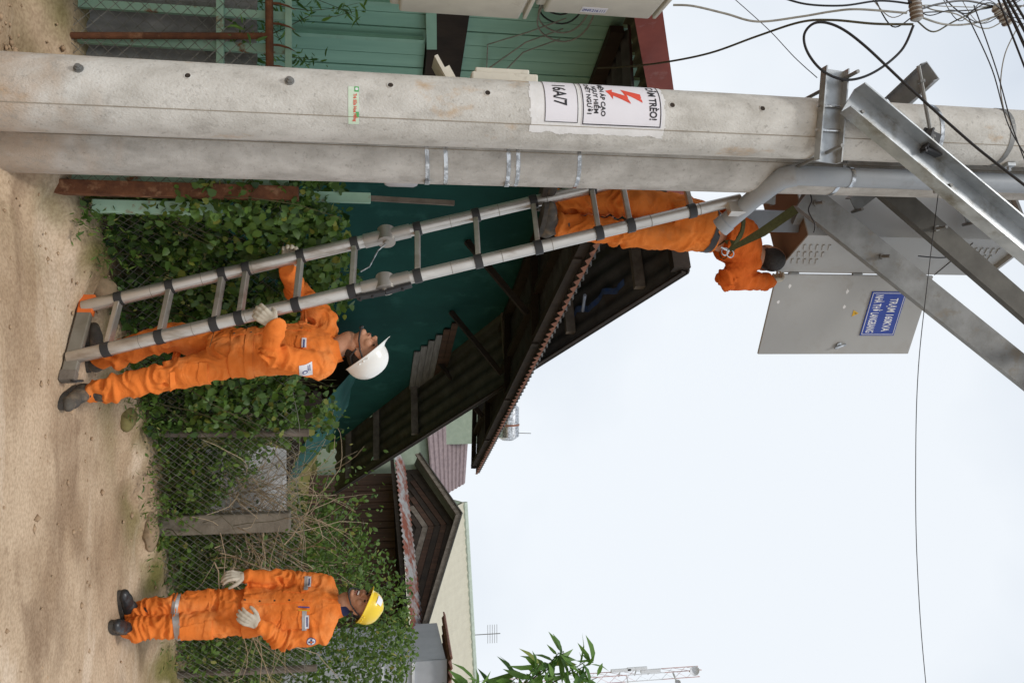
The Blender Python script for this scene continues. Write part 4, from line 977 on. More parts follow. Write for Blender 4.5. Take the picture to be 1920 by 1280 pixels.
# ------------------------------------------------------------------ out-of-frame pole with big meter boxes at its right
PL = (-2.06, 4.02)
t = thing('concrete_pole', 'concrete pole at the lane side that carries the two large meter boxes', 'utility pole', (PL[0], PL[1], 0))
mb = MB(); mb.tube([(PL[0], PL[1], -.2), (PL[0], PL[1], 7.2)], [.16, .13], 32); mb.build('shaft', CONC2, t, smooth=True)
def big_box(x0, x1, lab, txt, dy):
    z0, z1 = zat(x0, 3.9), zat(x1, 3.9); xr_ = W((x0+x1)/2, 31, 4.15).x-.006
    t = thing('meter_cabinet', lab, 'meter cabinet', (xr_-.15, 4.0, z0), 'large cream meter cabinets')
    mb = MB(); mb.box((xr_-.17, 3.98+dy, (z0+z1)/2), (.30, .30, z1-z0-.03), bev=.012); mb.build('case', CREAM, t)
    prof = [(-.16, -.5), (.16, -.5), (.16, .28), (.10, .5), (-.16, .5)]
    mb = MB(); mb.box((xr_-.015, 3.98+dy, (z0+z1)/2+.01), (.04, .34, z1-z0-.10), bev=.012); mb.build('lid', CREAM, t)
    mb = MB(); mb.box((xr_-.17, 3.98+dy, z1-.012), (.34, .34, .02), bev=.004); mb.build('top_lip', CREAM, t)
    if txt:
        c = Vector((xr_-.17, 3.98+dy-.155, 0))
        zt0 = zat(1118, 3.83); f = lambda a, b: Vector((xr_-.02-b, 3.98+dy-.174, zt0+a))
        yc_ = 4.085
        pm = MB(); pm.box((xr_+.0062, yc_, zt0+.058), (.003, .060, .132)); po = pm.build('number_label', PAPER, t)
        text_on(txt, .115, .030, lambda a, b: Vector((xr_+.0082, yc_+.016-b, zt0+a)), BLUESIGN, po, bold=.02)
    return t
big_box(727, 1006, 'weathered cream meter cabinet, the lower of two on the lane pole', None, 0.0)
big_box(1016, 1264, 'cream meter cabinet with a blue telephone number, the upper of two', '0949.216.111', .01)

# ------------------------------------------------------------------ steelwork on the poles
def channel(p, q, side, w, h, th=.006, parent=None, name='channel', mat=GALV, holes=0):
    """U channel from p to q; side = direction of the web's outer face; w web width, h flange depth"""
    p, q = Vector(p), Vector(q); d = (q-p).normalized(); s = Vector(side); s = (s-d*s.dot(d)).normalized(); u = d.cross(s)
    prof = [(-w/2, 0), (w/2, 0), (w/2, -h), (w/2-th, -h), (w/2-th, -th), (-w/2+th, -th), (-w/2+th, -h), (-w/2, -h)]
    n = len(prof); mb = MB()
    vs = [p+u*a+s*b for a, b in prof]+[q+u*a+s*b for a, b in prof]
    fs = [(i, (i+1) % n, n+(i+1) % n, n+i) for i in range(n)]
    for o in (0, n): fs += [(o+0, o+1, o+4, o+5), (o+1, o+2, o+3, o+4), (o+5, o+6, o+7, o+0)]
    mb.add(vs, fs); return mb.build(name, mat, parent)
def rod(p, q, r=.009, parent=None, nuts=(.12, .9), name='threaded_rod'):
    p, q = Vector(p), Vector(q); mb = MB(); mb.tube([p, q], r, 8)
    for k in nuts:
        c = p.lerp(q, k); d = (q-p).normalized(); mb.cyl(c-d*.007, c+d*.007, r*2, 6)
    return mb.build(name, GALVD, parent, smooth=False)
# lower clamp: a channel across the front of the pole and its mate behind, drawn together by long rods
fy = POLE1[1]-prad(3.9)-.004
a, b = W(1563, 128, fy-.03), W(1557, 303, fy-.03); zb_ = (a.z+b.z)/2
cl = thing('pole_clamp', 'galvanised channel clamp bolted across the noticed pole below the front brace', 'clamp', (POLE1[0], fy, zb_))
a = Vector((a.x, fy, zb_+.02)); b = Vector((b.x, fy, zb_-.02))
channel(a, b, (0, 1, 0), .125, .055, .007, cl, 'front_channel', GALV)
rb = POLE2[1]+prad(3.9)+.006
channel(a+Vector((0, rb-fy, 0)), b+Vector((.1, rb-fy, 0)), (0, -1, 0), .12, .055, .007, cl, 'back_channel', GALVD)
for k, (f, dz) in enumerate(((.10, .028), (.88, -.025))):
    c = a.lerp(b, f)+Vector((0, 0, dz)); rod(c+Vector((0, -.14, .03)), c+Vector((.05*f, rb-fy+.05, 0)), .010, cl, (.17,))
for f in (.40, .66):
    c = a.lerp(b, f); mb = MB(); mb.tube([c+Vector((0, -.018, -.075)), c+Vector((0, -.018, .075))], .0085, 8); mb.cyl(c+Vector((0, -.018, .062)), c+Vector((0, -.018, .076)), .017, 6); mb.build('cross_bolt', STEEL, cl)
# upper clamp
c0 = W(1715, 160, 4.25); uc = thing('pole_clamp', 'galvanised clamp with an upright rod and black cleat higher on the noticed pole', 'clamp', (POLE1[0], 4.0, c0.z))
channel(W(1750, 132, 4.02), W(1676, 200, 4.30), (-.5, -.6, .6), .12, .05, .006, uc, 'stub_channel', GALV)
rod(W(1722, 124, 3.86), W(1752, 286, 3.84), .010, uc, (.18, .82))
mb = MB(); c = W(1742, 268, 3.86); ax = (Vector((.94, 0, -.34)), Vector((0, 1, 0)), Vector((.34, 0, .94)))
mb.box(c, (.13, .012, .10), ax, bev=.002); mb.box(c+Vector((0, -.03, -.04)), (.13, .07, .012), ax, bev=.002); mb.box(c+ax[0]*.06+Vector((0, -.03, 0)), (.012, .07, .10), ax); mb.build('cleat', M('dark_iron', (.07, .07, .075), (.05, .05, .05), rough=.5, metal=.5), uc)
def band(pole, z, off, w, mat, T, name='steel_band', tilt=0):
    mb = MB(); mb.grid([[PS(pole, q, z+dz+tilt*math.sin(math.radians(q)), off) for q in range(-180, 181, 8)] for dz in (-w/2, w/2)]); return mb.build(name, mat, T, smooth=True, fix=False)
band(POLE1, zat(1768, 3.9), .003, .022, STEEL, P1, tilt=.01); band(POLE1, zat(1900, 3.9), .003, .03, GALVD, P1)
mb = MB(); c = PS(POLE1, 62, zat(1908, 3.95), .012); mb.box(c, (.05, .02, .05), (pdir(POLE1, 152), pdir(POLE1, 62), UP), bev=.003); mb.cyl(c+pdir(POLE1, 62)*.01, c+pdir(POLE1, 62)*.03, .011, 6); mb.build('band_lug', GALV, P1)
# beams out of view overhead that the braces carry
pf = thing('platform_frame', 'galvanised beams bridging out from the twin poles above the cabinet', 'frame', (-.4, 4.2, 5.95))
ZB = 5.92
for (yy, nm) in ((3.80, 'beam'), (4.60, 'beam')):
    channel((-1.5, yy, ZB), (.75, yy, ZB), (0, -1 if yy < 4 else 1, 0), .14, .06, .008, pf, nm, GALVD)
for xx in (-1.42, .0, .66):
    channel((xx, 3.74, ZB+.09), (xx, 4.66, ZB+.09), (0, 0, 1), .10, .05, .007, pf, 'cross_beam', GALVD)
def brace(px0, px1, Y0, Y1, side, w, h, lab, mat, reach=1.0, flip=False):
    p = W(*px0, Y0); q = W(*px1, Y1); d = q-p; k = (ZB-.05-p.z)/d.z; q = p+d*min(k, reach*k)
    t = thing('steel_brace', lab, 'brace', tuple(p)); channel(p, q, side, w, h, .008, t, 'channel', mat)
    dd = (q-p).normalized(); s = Vector(side); s = (s-dd*s.dot(dd)).normalized(); u = dd.cross(s)
    for f in (.04, .30):
        c = p+(q-p)*f; mb = MB(); mb.cyl(c-s*.02, c+s*.10, .010, 8); mb.cyl(c+s*.005, c+s*.016, .019, 6); mb.build('bolt', GALVD, t)
    return t
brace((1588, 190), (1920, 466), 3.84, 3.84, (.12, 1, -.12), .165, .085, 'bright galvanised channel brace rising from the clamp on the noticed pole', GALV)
brace((1650, 338), (1920, 572), 4.56, 4.56, (.1, -1, .1), .13, .06, 'shaded galvanised channel brace rising behind the grey pipe', M('shade_toned_steel', (.13, .125, .11), (.09, .085, .075), scale=7, rough=.65, metal=.4))  # the shade on this brace is put into its darker steel colour
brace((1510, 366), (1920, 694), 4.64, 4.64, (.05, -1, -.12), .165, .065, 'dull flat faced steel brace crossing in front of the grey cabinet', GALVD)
for (x0, y0, x1, y1, Y_) in ((1600, 385, 1665, 335, 4.72), (1810, 410, 1920, 345, 4.70)):
    p, q = W(x0, y0, Y_), W(x1, y1, Y_); t = thing('steel_strut', 'short steel strut between cabinet and brace, '+('below the louvred side' if x0 < 1700 else 'high beside the pipe'), 'strut', tuple(p)); channel(p, q, (.2, -1, .1), .10, .045, .006, t, 'channel', GALVD)
    mb = MB(); mb.cyl(p+Vector((.03, -.05, .03)), p+Vector((.03, .06, .03)), .010, 8); mb.build('bolt', GALVD, t)
# ------------------------------------------------------------------ grey conduit pipe up the rear pole
pp = [W(1350, 427, 4.60), W(1372, 408, 4.55), W(1420, 367, 4.38), W(1446, 347, 4.28), W(1468, 334, 4.21), W(1492, 329, 4.18), W(1540, 331, 4.17)]
zt_ = 6.6; q = pp[-1]; pp += [Vector((q.x, q.y, q.z+.4)), Vector((q.x, q.y, zt_))]
t = thing('conduit_pipe', 'grey plastic conduit with an elbow running up beside the banded pole', 'pipe', tuple(pp[4]))
mb = MB(); mb.tube(pp, .053, 24); mb.build('pipe', PVC, t, smooth=True)
mb = MB(); mb.tube(pp[2:6], .058, 24); mb.build('elbow', PVC, t, smooth=True)
mb = MB(); mb.tube([pp[0], pp[0].lerp(pp[1], .6)], [.058, .058], 24); mb.build('socket', PVC, t, smooth=True)
def loop_band(c, r1, r2, ax1, ax2, w, parent, name='strap'):
    mb = MB(); P = []
    for dz in (-w/2, w/2): P.append([c+ax1*(r1*math.cos(a))+ax2*(r2*math.sin(a))+UP*dz for a in np.linspace(0, 6.2832, 40)])
    mb.grid(P); return mb.build(name, STEEL, parent, smooth=True, fix=False)
zst = zat(1592, 4.2)
band(POLE2, zst-.015, .003, .022, STEEL, P2)
loop_band(Vector((pp[-1].x, pp[-1].y, zst-.02)), .056, .056, Vector((1, 0, 0)), Vector((0, 1, 0)), .022, t)
# ------------------------------------------------------------------ control cabinet with its open door
CA, CB = Vector((-.65, 4.75, 0)), Vector((-.455, 5.16, 0)); dA = (CB-CA).normalized(); dB = Vector((-dA.y, dA.x, 0)); CZ0, CZ1 = 4.28, 5.80; CWd = .60; CDp = (CB-CA).length
cb = thing('control_cabinet', 'grey steel control cabinet on the poles with its sign bearing door open', 'cabinet', tuple(CA+UP*CZ0))
def CP(a, b, z): return CA+dA*a+dB*b+UP*z       # a along the louvred side, b across the front, z height
th_ = .012
mb = MB(); mb.box(CP(CDp/2, th_/2, (CZ0+CZ1)/2), (CDp, th_, CZ1-CZ0), (dA, dB, UP), bev=.003); sw = mb.build('side_panel', CABM, cb)
mb = MB(); mb.box(CP(CDp/2, CWd-th_/2, (CZ0+CZ1)/2), (CDp, th_, CZ1-CZ0), (dA, dB, UP), bev=.003); mb.build('side_panel', CABM, cb)
mb = MB(); mb.box(CP(th_/2-.001, CWd/2, (CZ0+CZ1)/2), (th_, CWd-.002, CZ1-CZ0-.004), (dA, dB, UP), bev=.003); mb.build('front_panel', CABM, cb)
mb = MB(); mb.box(CP(CDp/2, CWd/2, CZ0+.02), (CDp-.03, CWd-.03, .012), (dA, dB, UP)); mb.cyl(CP(.18, .22, CZ0+.013), CP(.18, .22, CZ0+.0135), .03, 18); mb.build('bottom_panel', M('bounce_light_brown', (.26, .17, .11), (.22, .145, .10), rough=.6), cb)  # warm light reflected from below is put into this brown colour
mb = MB(); mb.box(CP(CDp/2, CWd/2, CZ1+.012), (CDp+.06, CWd+.06, .02), (dA, dB, UP)); mb.build('roof_panel', CABM, cb)
mb = MB(); mb.box(CP(CDp-.07, CWd/2, 4.85), (.012, CWd-.06, 1.05), (dA, dB, UP)); mb.build('mounting_plate', GALVD, cb)
for k in range(4):
    mb = MB(); mb.box(CP(CDp-.045, .14+.1*k, 4.75), (.05, .07, .14), (dA, dB, UP), bev=.006); mb.build('breaker', BLACKP, cb)
for zz, rows in ((4.42, 3), (5.62, 3)):              # pressed louvres
    for r_ in range(rows):
        for k in range(5):
            c = CP(.13+r_*.085, -.002, zz-.10+k*.042+(.0 if zz < 5 else 0)); mb = MB()
            mb.bar(c-dA*.030-UP*.012, c+dA*.030+UP*.012, .013, .012, side=UP); mb.build('louvre', CABM, sw)
# door
hg = CP(CDp+.006, 0.0, 0); dv = (W(1420, 660, 5.43)-W(1455, 511, 5.16)); dv.z = 0; dv.normalize(); dn = Vector((dv.y, -dv.x, 0)); DW = .60; DZ0, DZ1 = 4.285, 5.435
def DP(a, z, o=0.0): return Vector((hg.x, hg.y, 0))+dv*a+dn*o+UP*z
mb = MB(); mb.box(DP(DW/2+.004, (DZ0+DZ1)/2), (DW, .018, DZ1-DZ0), (dv, dn, UP), bev=.004); dr_ = mb.build('door', CABM, cb)
for a0, z0, z1, w0 in ((DW/2, DZ0+.03, DZ0+.03, DW-.06), (DW/2, DZ1-.03, DZ1-.03, DW-.06)):
    mb = MB(); mb.box(DP(a0, z0, -.016), (w0, .014, .02), (dv, dn, UP)); mb.build('stiffener', CABM, dr_)
def dpx(x, y):      # photograph pixel -> place on the door
    best = None; r = ray(x, y); o = Vector((0, 0, CAMZ)); den = r.dot(dn); k = (DP(0, 0).dot(dn)+.0 - o.dot(dn))/den; p = o+r*k
    return (p-DP(0, 0)).dot(dv), p.z
s00 = dpx(1611, 627); s10 = dpx(1698, 545); s01 = dpx(1633, 545)
a0_, a1_ = s01[0], s00[0]; z0_, z1_ = s00[1]+.0, s10[1]
zmid = (dpx(1654, 586)[1]); sgw = a1_-a0_; sgh = .26
mb = MB(); mb.box(DP((a0_+a1_)/2, zmid, .013), (sgw, .006, sgh), (dv, dn, UP), bev=.001); sg = mb.build('name_plate', BLUESIGN, dr_)
def sm(o): return lambda a, b: DP(a0_+a, zmid-sgh/2+b, o)
PW = M('plate_white', (.80, .82, .86), rough=.45)
text_on('TRẠM 160KVA', sgw*.76, .058, lambda a, b: DP(a0_+sgw*.14+a, zmid+.022+b, .0168), PW, sg, bold=.02)
text_on('NHÀ THỜ LANGBIANG', sgw*.86, .058, lambda a, b: DP(a0_+sgw*.07+a, zmid-.095+b, .0168), PW, sg, bold=.02)
mb = MB(); e = .010; w_ = .004
for (aa, zz, ww, hh) in ((sgw/2, e, sgw-2*e, w_), (sgw/2, sgh-e, sgw-2*e, w_), (e, sgh/2, w_, sgh-2*e), (sgw-e, sgh/2, w_, sgh-2*e)):
    mb.box(DP(a0_+aa, zmid-sgh/2+zz, .0164), (ww, .0012, hh), (dv, dn, UP))
mb.build('plate_border', PW, sg)
ta, tz = dpx(1603, 586); mb = MB(); mb.prism([(-.024, -.022), (.024, -.022), (0, .022)], DP(ta, tz, .010), (dv, UP, dn), .003); tr2 = mb.build('hazard_triangle', YELLOWINK, dr_)
mb = MB(); mb.prism([(-.004, -.010), (.005, .003), (0, .003), (.004, .014), (-.005, 0), (0, 0)], DP(ta, tz-.004, .0118), (dv, UP, dn), .0014); mb.build('hazard_bolt', INK, tr2)
ka, kz = dpx(1571, 645); mb = MB(); mb.cyl(DP(ka, kz, .008), DP(ka, kz, .022), .020, 16); hb = mb.build('handle', STEEL, dr_, smooth=True)
mb = MB(); mb.bar(DP(ka+.02, kz-.035, .026), DP(ka-.012, kz+.045, .026), .016, .012, side=dv, bev=.003); mb.build('lever', STEEL, hb)
for k, (x, y) in enumerate(((1458, 565), (1480, 535), (1588, 545), (1582, 574))):
    aa, zz = dpx(x, y); mb = MB(); n = 7; mb.add([DP(aa+.014*math.cos(q*.9)*(1+.5*math.sin(q*3+k)), zz+.011*math.sin(q*.9), .0096) for q in range(n)], [tuple(range(n))]); mb.build('scuff', WHITEP, dr_, fix=False)
# steel angle under the cabinet towards the pole
p, q = W(1384, 414, 4.86), W(1492, 410, 4.86); t = thing('bearing_angle', 'grey steel upright below the cabinet behind the conduit elbow', 'bracket', tuple(p)); channel(p, (p.x, p.y, CZ0+.005), (.3, -.95, 0), .13, .05, .006, t, 'channel', M('grey_steel_paint', (.22, .235, .25), (.18, .19, .20), rough=.5, metal=.3))
mb = MB(); mb.bar((p.x, p.y, CZ0-.03), (POLE2[0], 4.6, CZ0-.03), .05, .05); mb.build('arm', GALVD, t)

# ------------------------------------------------------------------ telescopic ladder
R0_, R1_ = WZ(128, 672, .02), W(1388, 374, 4.50); sep = Vector((-.285, .175, 0))
L0_, L1_ = R0_+sep+Vector((0, 0, .02)), R1_+sep
ld = thing('telescopic_ladder', 'aluminium telescopic ladder leaning on the banded pole', 'ladder', tuple((R0_+L0_)/2))
dirR = (R1_-R0_).normalized()
def on_rail(p, q, x):
    lo, hi = 0.0, 1.0
    for _ in range(40):
        m_ = (lo+hi)/2
        if proj(p.lerp(q, m_))[0] < x: lo = m_
        else: hi = m_
    return lo
rung_x = (200, 300, 402, 449, 555, 660, 783, 897, 1009, 1123, 1182, 1297)
rails = []
for (p, q) in ((R0_, R1_), (L0_, L1_)):
    mb = MB(); n = 7; pts = []; rs = []
    for i in range(n):
        f0, f1 = i/n, (i+1)/n; r = .0375-.0007*i; pts += [p.lerp(q, f0+.0005), p.lerp(q, f1)]; rs += [r, r]
    mb.tube(pts, rs, 20); rails.append(mb.build('rail', ALU, ld, smooth=True))
nrm = dirR.cross(sep).normalized()
for (p, q) in ((R0_, R1_), (L0_, L1_)):
    for i in range(1, 13):
        c = p.lerp(q, (i+.35)/13.2); mb = MB(); mb.tube([c-dirR*.0015, c+dirR*.0015], .0385-.0003*i, 20); mb.build('tube_joint', M('joint_line', (.30, .27, .23), rough=.6, metal=.4), ld, smooth=True)
for x in rung_x:
    f = on_rail(R0_, R1_, x); a, b = R0_.lerp(R1_, f), L0_.lerp(L1_, f)
    mb = MB(); d = (b-a).normalized(); mb.bar(a+d*.03, b-d*.03, .050, .028, side=nrm, bev=.004); rg_ = mb.build('rung', ALU, ld)
    for c in (a, b):
        mb = MB(); mb.tube([c-dirR*.022, c+dirR*.022], .0415, 20); mb.build('collar', BLACKP, ld, smooth=True)
for (p, q, blk) in ((R0_, R1_, True), (L0_, L1_, False)):
    f = on_rail(R0_, R1_, 722); c = p.lerp(q, f); s = sep.normalized()
    mb = MB(); mb.cyl(c-s*.045, c+s*.045, .052, 24); mb.cyl(c-s*.055, c+s*.055, .018, 12); hj = mb.build('hinge', M('hinge_steel', (.45, .43, .40), (.36, .34, .31), rough=.4, metal=.7), ld, smooth=True)
    mb = MB(); mb.tube([c-dirR*.13, c-dirR*.02], .042, 18); mb.tube([c+dirR*.02, c+dirR*.14], .041, 18); mb.build('hinge_sleeve', MATS['hinge_steel'], hj, smooth=True)
    if blk:
        mb = MB(); mb.bar(c-dirR*.16-s*.05, c+dirR*.0-s*.06, .035, .02, side=nrm, bev=.004); mb.bar(c-s*.06, c+dirR*.15-s*.05, .035, .02, side=nrm, bev=.004)
        for k in (-.14, -.07, .10): mb.cyl(c+dirR*k-s*.058, c+dirR*k-s*.075, .008, 8)
        mb.build('hinge_lever', BLACKP, hj)
    else:
        mb = MB(); e = c-dirR*.10; mb.tube([c-s*.05, e-s*.09+dirR*.05, e-s*.19, e-s*.21-dirR*.05], .004, 6); mb.build('lock_wire', STEEL, hj)
# foot beam with end caps
d = sep.normalized(); a = R0_-d*.13+UP*.02; b = L0_+d*.06+UP*.02
mb = MB(); mb.bar(a, b, .075, .045, side=UP, bev=.006); fb = mb.build('stabiliser_bar', M('dusty_aluminium', (.27, .25, .21), (.19, .17, .13), rough=.6, metal=.4), ld)
mb = MB(); mb.bar(b-d*.11, b+d*.012, .082, .052, side=UP, bev=.006); mb.build('end_cap', ORANGEP, fb)
mb = MB(); mb.bar(a-d*.01, a+d*.05, .082, .052, side=UP, bev=.004); mb.build('end_cap', GREYWOOD, fb)
mb = MB(); c = a+d*.015+Vector((.02, -.02, .05)); mb.tube([c+Vector((0, .028*math.cos(k), .028*math.sin(k))) for k in np.linspace(0, 6.283, 14)[:-1]], .006, 6, closed=True); mb.build('foot_ring', BLACKP, fb)
mb = MB(); c = R1_+dirR*.01; mb.box(c-sep.normalized()*.05+Vector((.02, -.01, -.05)), (.075, .05, .10), (Vector((.9, -.4, 0)).normalized(), Vector((.4, .9, 0)).normalized(), UP), bev=.004); mb.build('rail_end_block', ALU, ld)

# ------------------------------------------------------------------ wires and connectors
def wire(pts, r, mat, lab, name='wire', group=None, smooth=True):
    P = [W(x, y, Y) for x, y, Y in pts]; Q = []
    for i in range(len(P)-1):
        p0 = P[max(i-1, 0)]; p1 = P[i]; p2 = P[i+1]; p3 = P[min(i+2, len(P)-1)]
        for k in range(8):
            f = k/8; Q.append(.5*((2*p1)+(p2-p0)*f+(2*p0-5*p1+4*p2-p3)*f*f+(3*p1-p0-3*p2+p3)*f**3))
    Q.append(P[-1]); mb = MB(); mb.tube(Q, r, 7); o = mb.build(name, mat, None, origin=tuple(P[0]), smooth=True); tag(o, lab, 'wire', group); return o
wire(((1713, 48, 3.75), (1690, 95, 3.78), (1640, 135, 3.80), (1590, 150, 3.82), (1545, 135, 3.84), (1515, 100, 3.86), (1508, 65, 3.84), (1530, 43, 3.80), (1570, 50, 3.76), (1620, 85, 3.7), (1700, 160, 3.62), (1800, 250, 3.5), (1860, 300, 3.45), (1990, 400, 3.3)), .0065, CABLE, 'thick black cable looping beside the noticed pole and off overhead')
wire(((1120, 128, 5.6), (1165, 126, 5.4), (1240, 118, 5.0), (1330, 100, 4.6), (1420, 68, 4.3), (1500, 42, 4.0), (1560, 38, 3.9), (1640, 45, 3.8), (1712, 46, 3.75)), .006, M('olive_cable', (.10, .09, .05), (.05, .045, .03), scale=50, rough=.7), 'dark twisted cable from the mint wall to the splice')
wire(((1262, 10, 3.95), (1300, 12, 3.92), (1360, 26, 3.9), (1420, 41, 3.88), (1500, 32, 3.84), (1560, 22, 3.8), (1610, 18, 3.76), (1700, 25, 3.75)), .0055, CABLEG, 'pale grey cable from the upper meter cabinet to the splice')
wire(((1372, -6, 4.6), (1440, 55, 4.3), (1490, 108, 4.05), (1532, 146, 3.9)), .0022, CABLE, 'thin stay wire slanting to the channel clamp')
wire(((1455, -8, 3.9), (1510, 8, 3.85), (1580, 11, 3.8), (1650, 2, 3.78), (1710, 8, 3.75)), .005, CABLE, 'black cable dipping at the sky edge before the splice')
wire(((1720, 30, 3.75), (1770, 46, 3.8), (1820, 45, 3.85), (1870, 30, 3.9)), .005, CABLEG, 'pale grey cable between the two splices')
wire(((1720, 20, 3.75), (1760, 8, 3.8), (1810, 2, 3.85), (1862, 12, 3.9)), .005, CABLE, 'black cable between the two splices')
wire(((1716, 12, 3.75), (1680, -20, 3.7)), .004, CABLE, 'short dark tail rising out of the ribbed splice')
wire(((1720, 40, 3.75), (1750, 60, 3.78), (1790, 40, 3.85), (1850, 14, 3.9), (1905, 12, 3.9), (1990, 10, 3.9)), .004, M('olive_cable', (.1, .09, .05)), 'olive cable running through beneath both splices')
for k, (x0, y0, x1, y1, r) in enumerate(((1868, -10, 1940, 175, .0045), (1877, -10, 1950, 150, .007), (1884, -10, 1960, 130, .007), (1893, -10, 1960, 100, .006))):
    wire(((x0, y0, 3.6), ((x0+x1)/2, (y0+y1)/2, 3.5), (x1, y1, 3.4)), r, CABLE, 'black overhead line in the bundle above the white splice', 'overhead_line', 'bundle of overhead lines')
for k, (y0, x1, y1) in enumerate(((30, 1950, 330), (10, 1935, 335))):
    wire(((1814+12*k, y0, 3.8), (1860+8*k, 130, 3.75), (1893+6*k, 240, 3.7), (x1, y1, 3.65)), .003, CABLE, 'thin black drop wire falling beside the poles from the line bundle', 'drop_wire', 'thin drop wires')
wire(((1912, 45, 3.85), (1885, 100, 3.82), (1876, 160, 3.8), (1882, 205, 3.8)), .003, CABLEG, 'thin grey drop wire curving to the top pole band', 'drop_wire')
wire(((1768, 282, 3.86), (1762, 340, 3.88), (1740, 520, 3.9), (1722, 690, 3.95), (1717, 860, 4.0), (1720, 1060, 4.05), (1738, 1300, 4.1), (1790, 1750, 4.3), (1880, 2400, 4.8)), .0022, CABLE, 'single thin black wire running out across the open sky from the black cleat')
wire(((1517, 358, 4.5), (1522, 375, 4.5), (1516, 395, 4.5), (1528, 420, 4.5), (1526, 436, 4.5)), .004, CABLE, 'short black cable tail hanging before the cabinet front')
wire(((1722, 480, 4.72), (1760, 483, 4.72), (1790, 481, 4.72), (1822, 476, 4.72)), .004, CABLE, 'short dark cable lying across the louvred cabinet side')
def splice(x, y, Y, lab, mat, d, L):
    c = W(x, y, Y); d = Vector(d).normalized(); t = thing('cable_splice', lab, 'connector', tuple(c))
    mb = MB(); mb.tube([c-d*L*.5, c-d*L*.42, c+d*L*.42, c+d*L*.5], [.012, .028, .028, .012], 12); mb.build('body', mat, t, smooth=True)
    for k in range(5):
        mb = MB(); q = c+d*(L*(-.34+.17*k)); mb.tube([q-d*.006, q+d*.006], .031, 12); mb.build('rib', M('brown_bakelite', (.16, .12, .09), rough=.6), t, smooth=True)
    return t
splice(1717, 18, 3.75, 'grey ribbed cable splice hanging among the wires', M('grey_splice', (.45, .45, .44), (.3, .3, .29), rough=.6), (1, 0, .15), .12)
splice(1880, 28, 3.88, 'white cable splice wrapped in black tape near the overhead lines', M('white_splice', (.62, .62, .58), (.45, .44, .4), rough=.5), (.7, 0, .6), .13)

# loose tangle of thin wires round the splices
rt = np.random.default_rng(5)
for k in range(7):
    x0 = 1620+31*k+rt.uniform(-20, 20); y0 = rt.uniform(-12, 6); y1 = rt.uniform(15, 50)
    wire(((x0, y0-8, 3.9), (x0+40, y1, 3.84), (x0+90, rt.uniform(0, 40), 3.82), (x0+150, rt.uniform(10, 60), 3.86), (x0+230, rt.uniform(-10, 45), 3.9), (x0+330, -20, 3.9)), rt.uniform(.0018, .0034), CABLE if k % 3 else CABLEG, 'thin loose service wire tangled among the two splices', 'service_wire', 'tangle of service wires')
for k, zz in enumerate((4.40, 4.86, 5.32)):
    mb = MB(); mb.cyl(DP(-.006, zz-.035, .012), DP(-.006, zz+.035, .012), .009, 10); mb.build('door_hinge', GALVD, cb, smooth=True)
mb = MB(); mb.box(CP(CDp/2+.02, -.0022, 5.44), (CDp*.9, .004, .004), (dA, dB, UP)); mb.build('panel_seam', INK, cb)
# ------------------------------------------------------------------ people
def remesh(mb, voxel, it=4, fac=.5):
    me = mb.mesh('tmp'); o = bpy.data.objects.new('tmp', me); COL.objects.link(o)
    m = o.modifiers.new('r', 'REMESH'); m.mode = 'VOXEL'; m.voxel_size = voxel; m.use_smooth_shade = True
    if it:
        s = o.modifiers.new('s', 'SMOOTH'); s.iterations = it; s.factor = fac
    dg = bpy.context.evaluated_depsgraph_get(); out = bpy.data.meshes.new_from_object(o.evaluated_get(dg))
    bpy.data.objects.remove(o); bpy.data.meshes.remove(me); out.materials.clear()
    out.polygons.foreach_set('use_smooth', [True]*len(out.polygons)); return out
def chain(mb, pts, rs, n=14):
    pts = [Vector(p) for p in pts]
    for i, p in enumerate(pts): mb.ball(p, rs[i], nu=n, nv=10)
    for i in range(len(pts)-1): mb.tube([pts[i], pts[i+1]], [rs[i], rs[i+1]], n)
def loft(mb, secs, n=24):
    """closed body through elliptical rings (centre, side axis, depth axis, r side, r depth)"""
    P = []
    for c, a, b, ra, rb in secs:
        P.append([Vector(c)+a*(ra*math.cos(q))*(1-.10*abs(math.sin(2*q)) if False else 1)+b*(rb*math.sin(q)) for q in np.linspace(0, 2*math.pi, n+1)[:-1]])
    b0 = len(mb.v)
    for r in P: mb.v += [tuple(p) for p in r]
    for i in range(len(P)-1):
        for k in range(n): mb.f.append((b0+i*n+k, b0+i*n+(k+1) % n, b0+(i+1)*n+(k+1) % n, b0+(i+1)*n+k))
    mb.f.append(tuple(b0+k for k in range(n-1, -1, -1))); mb.f.append(tuple(b0+(len(P)-1)*n+k for k in range(n)))
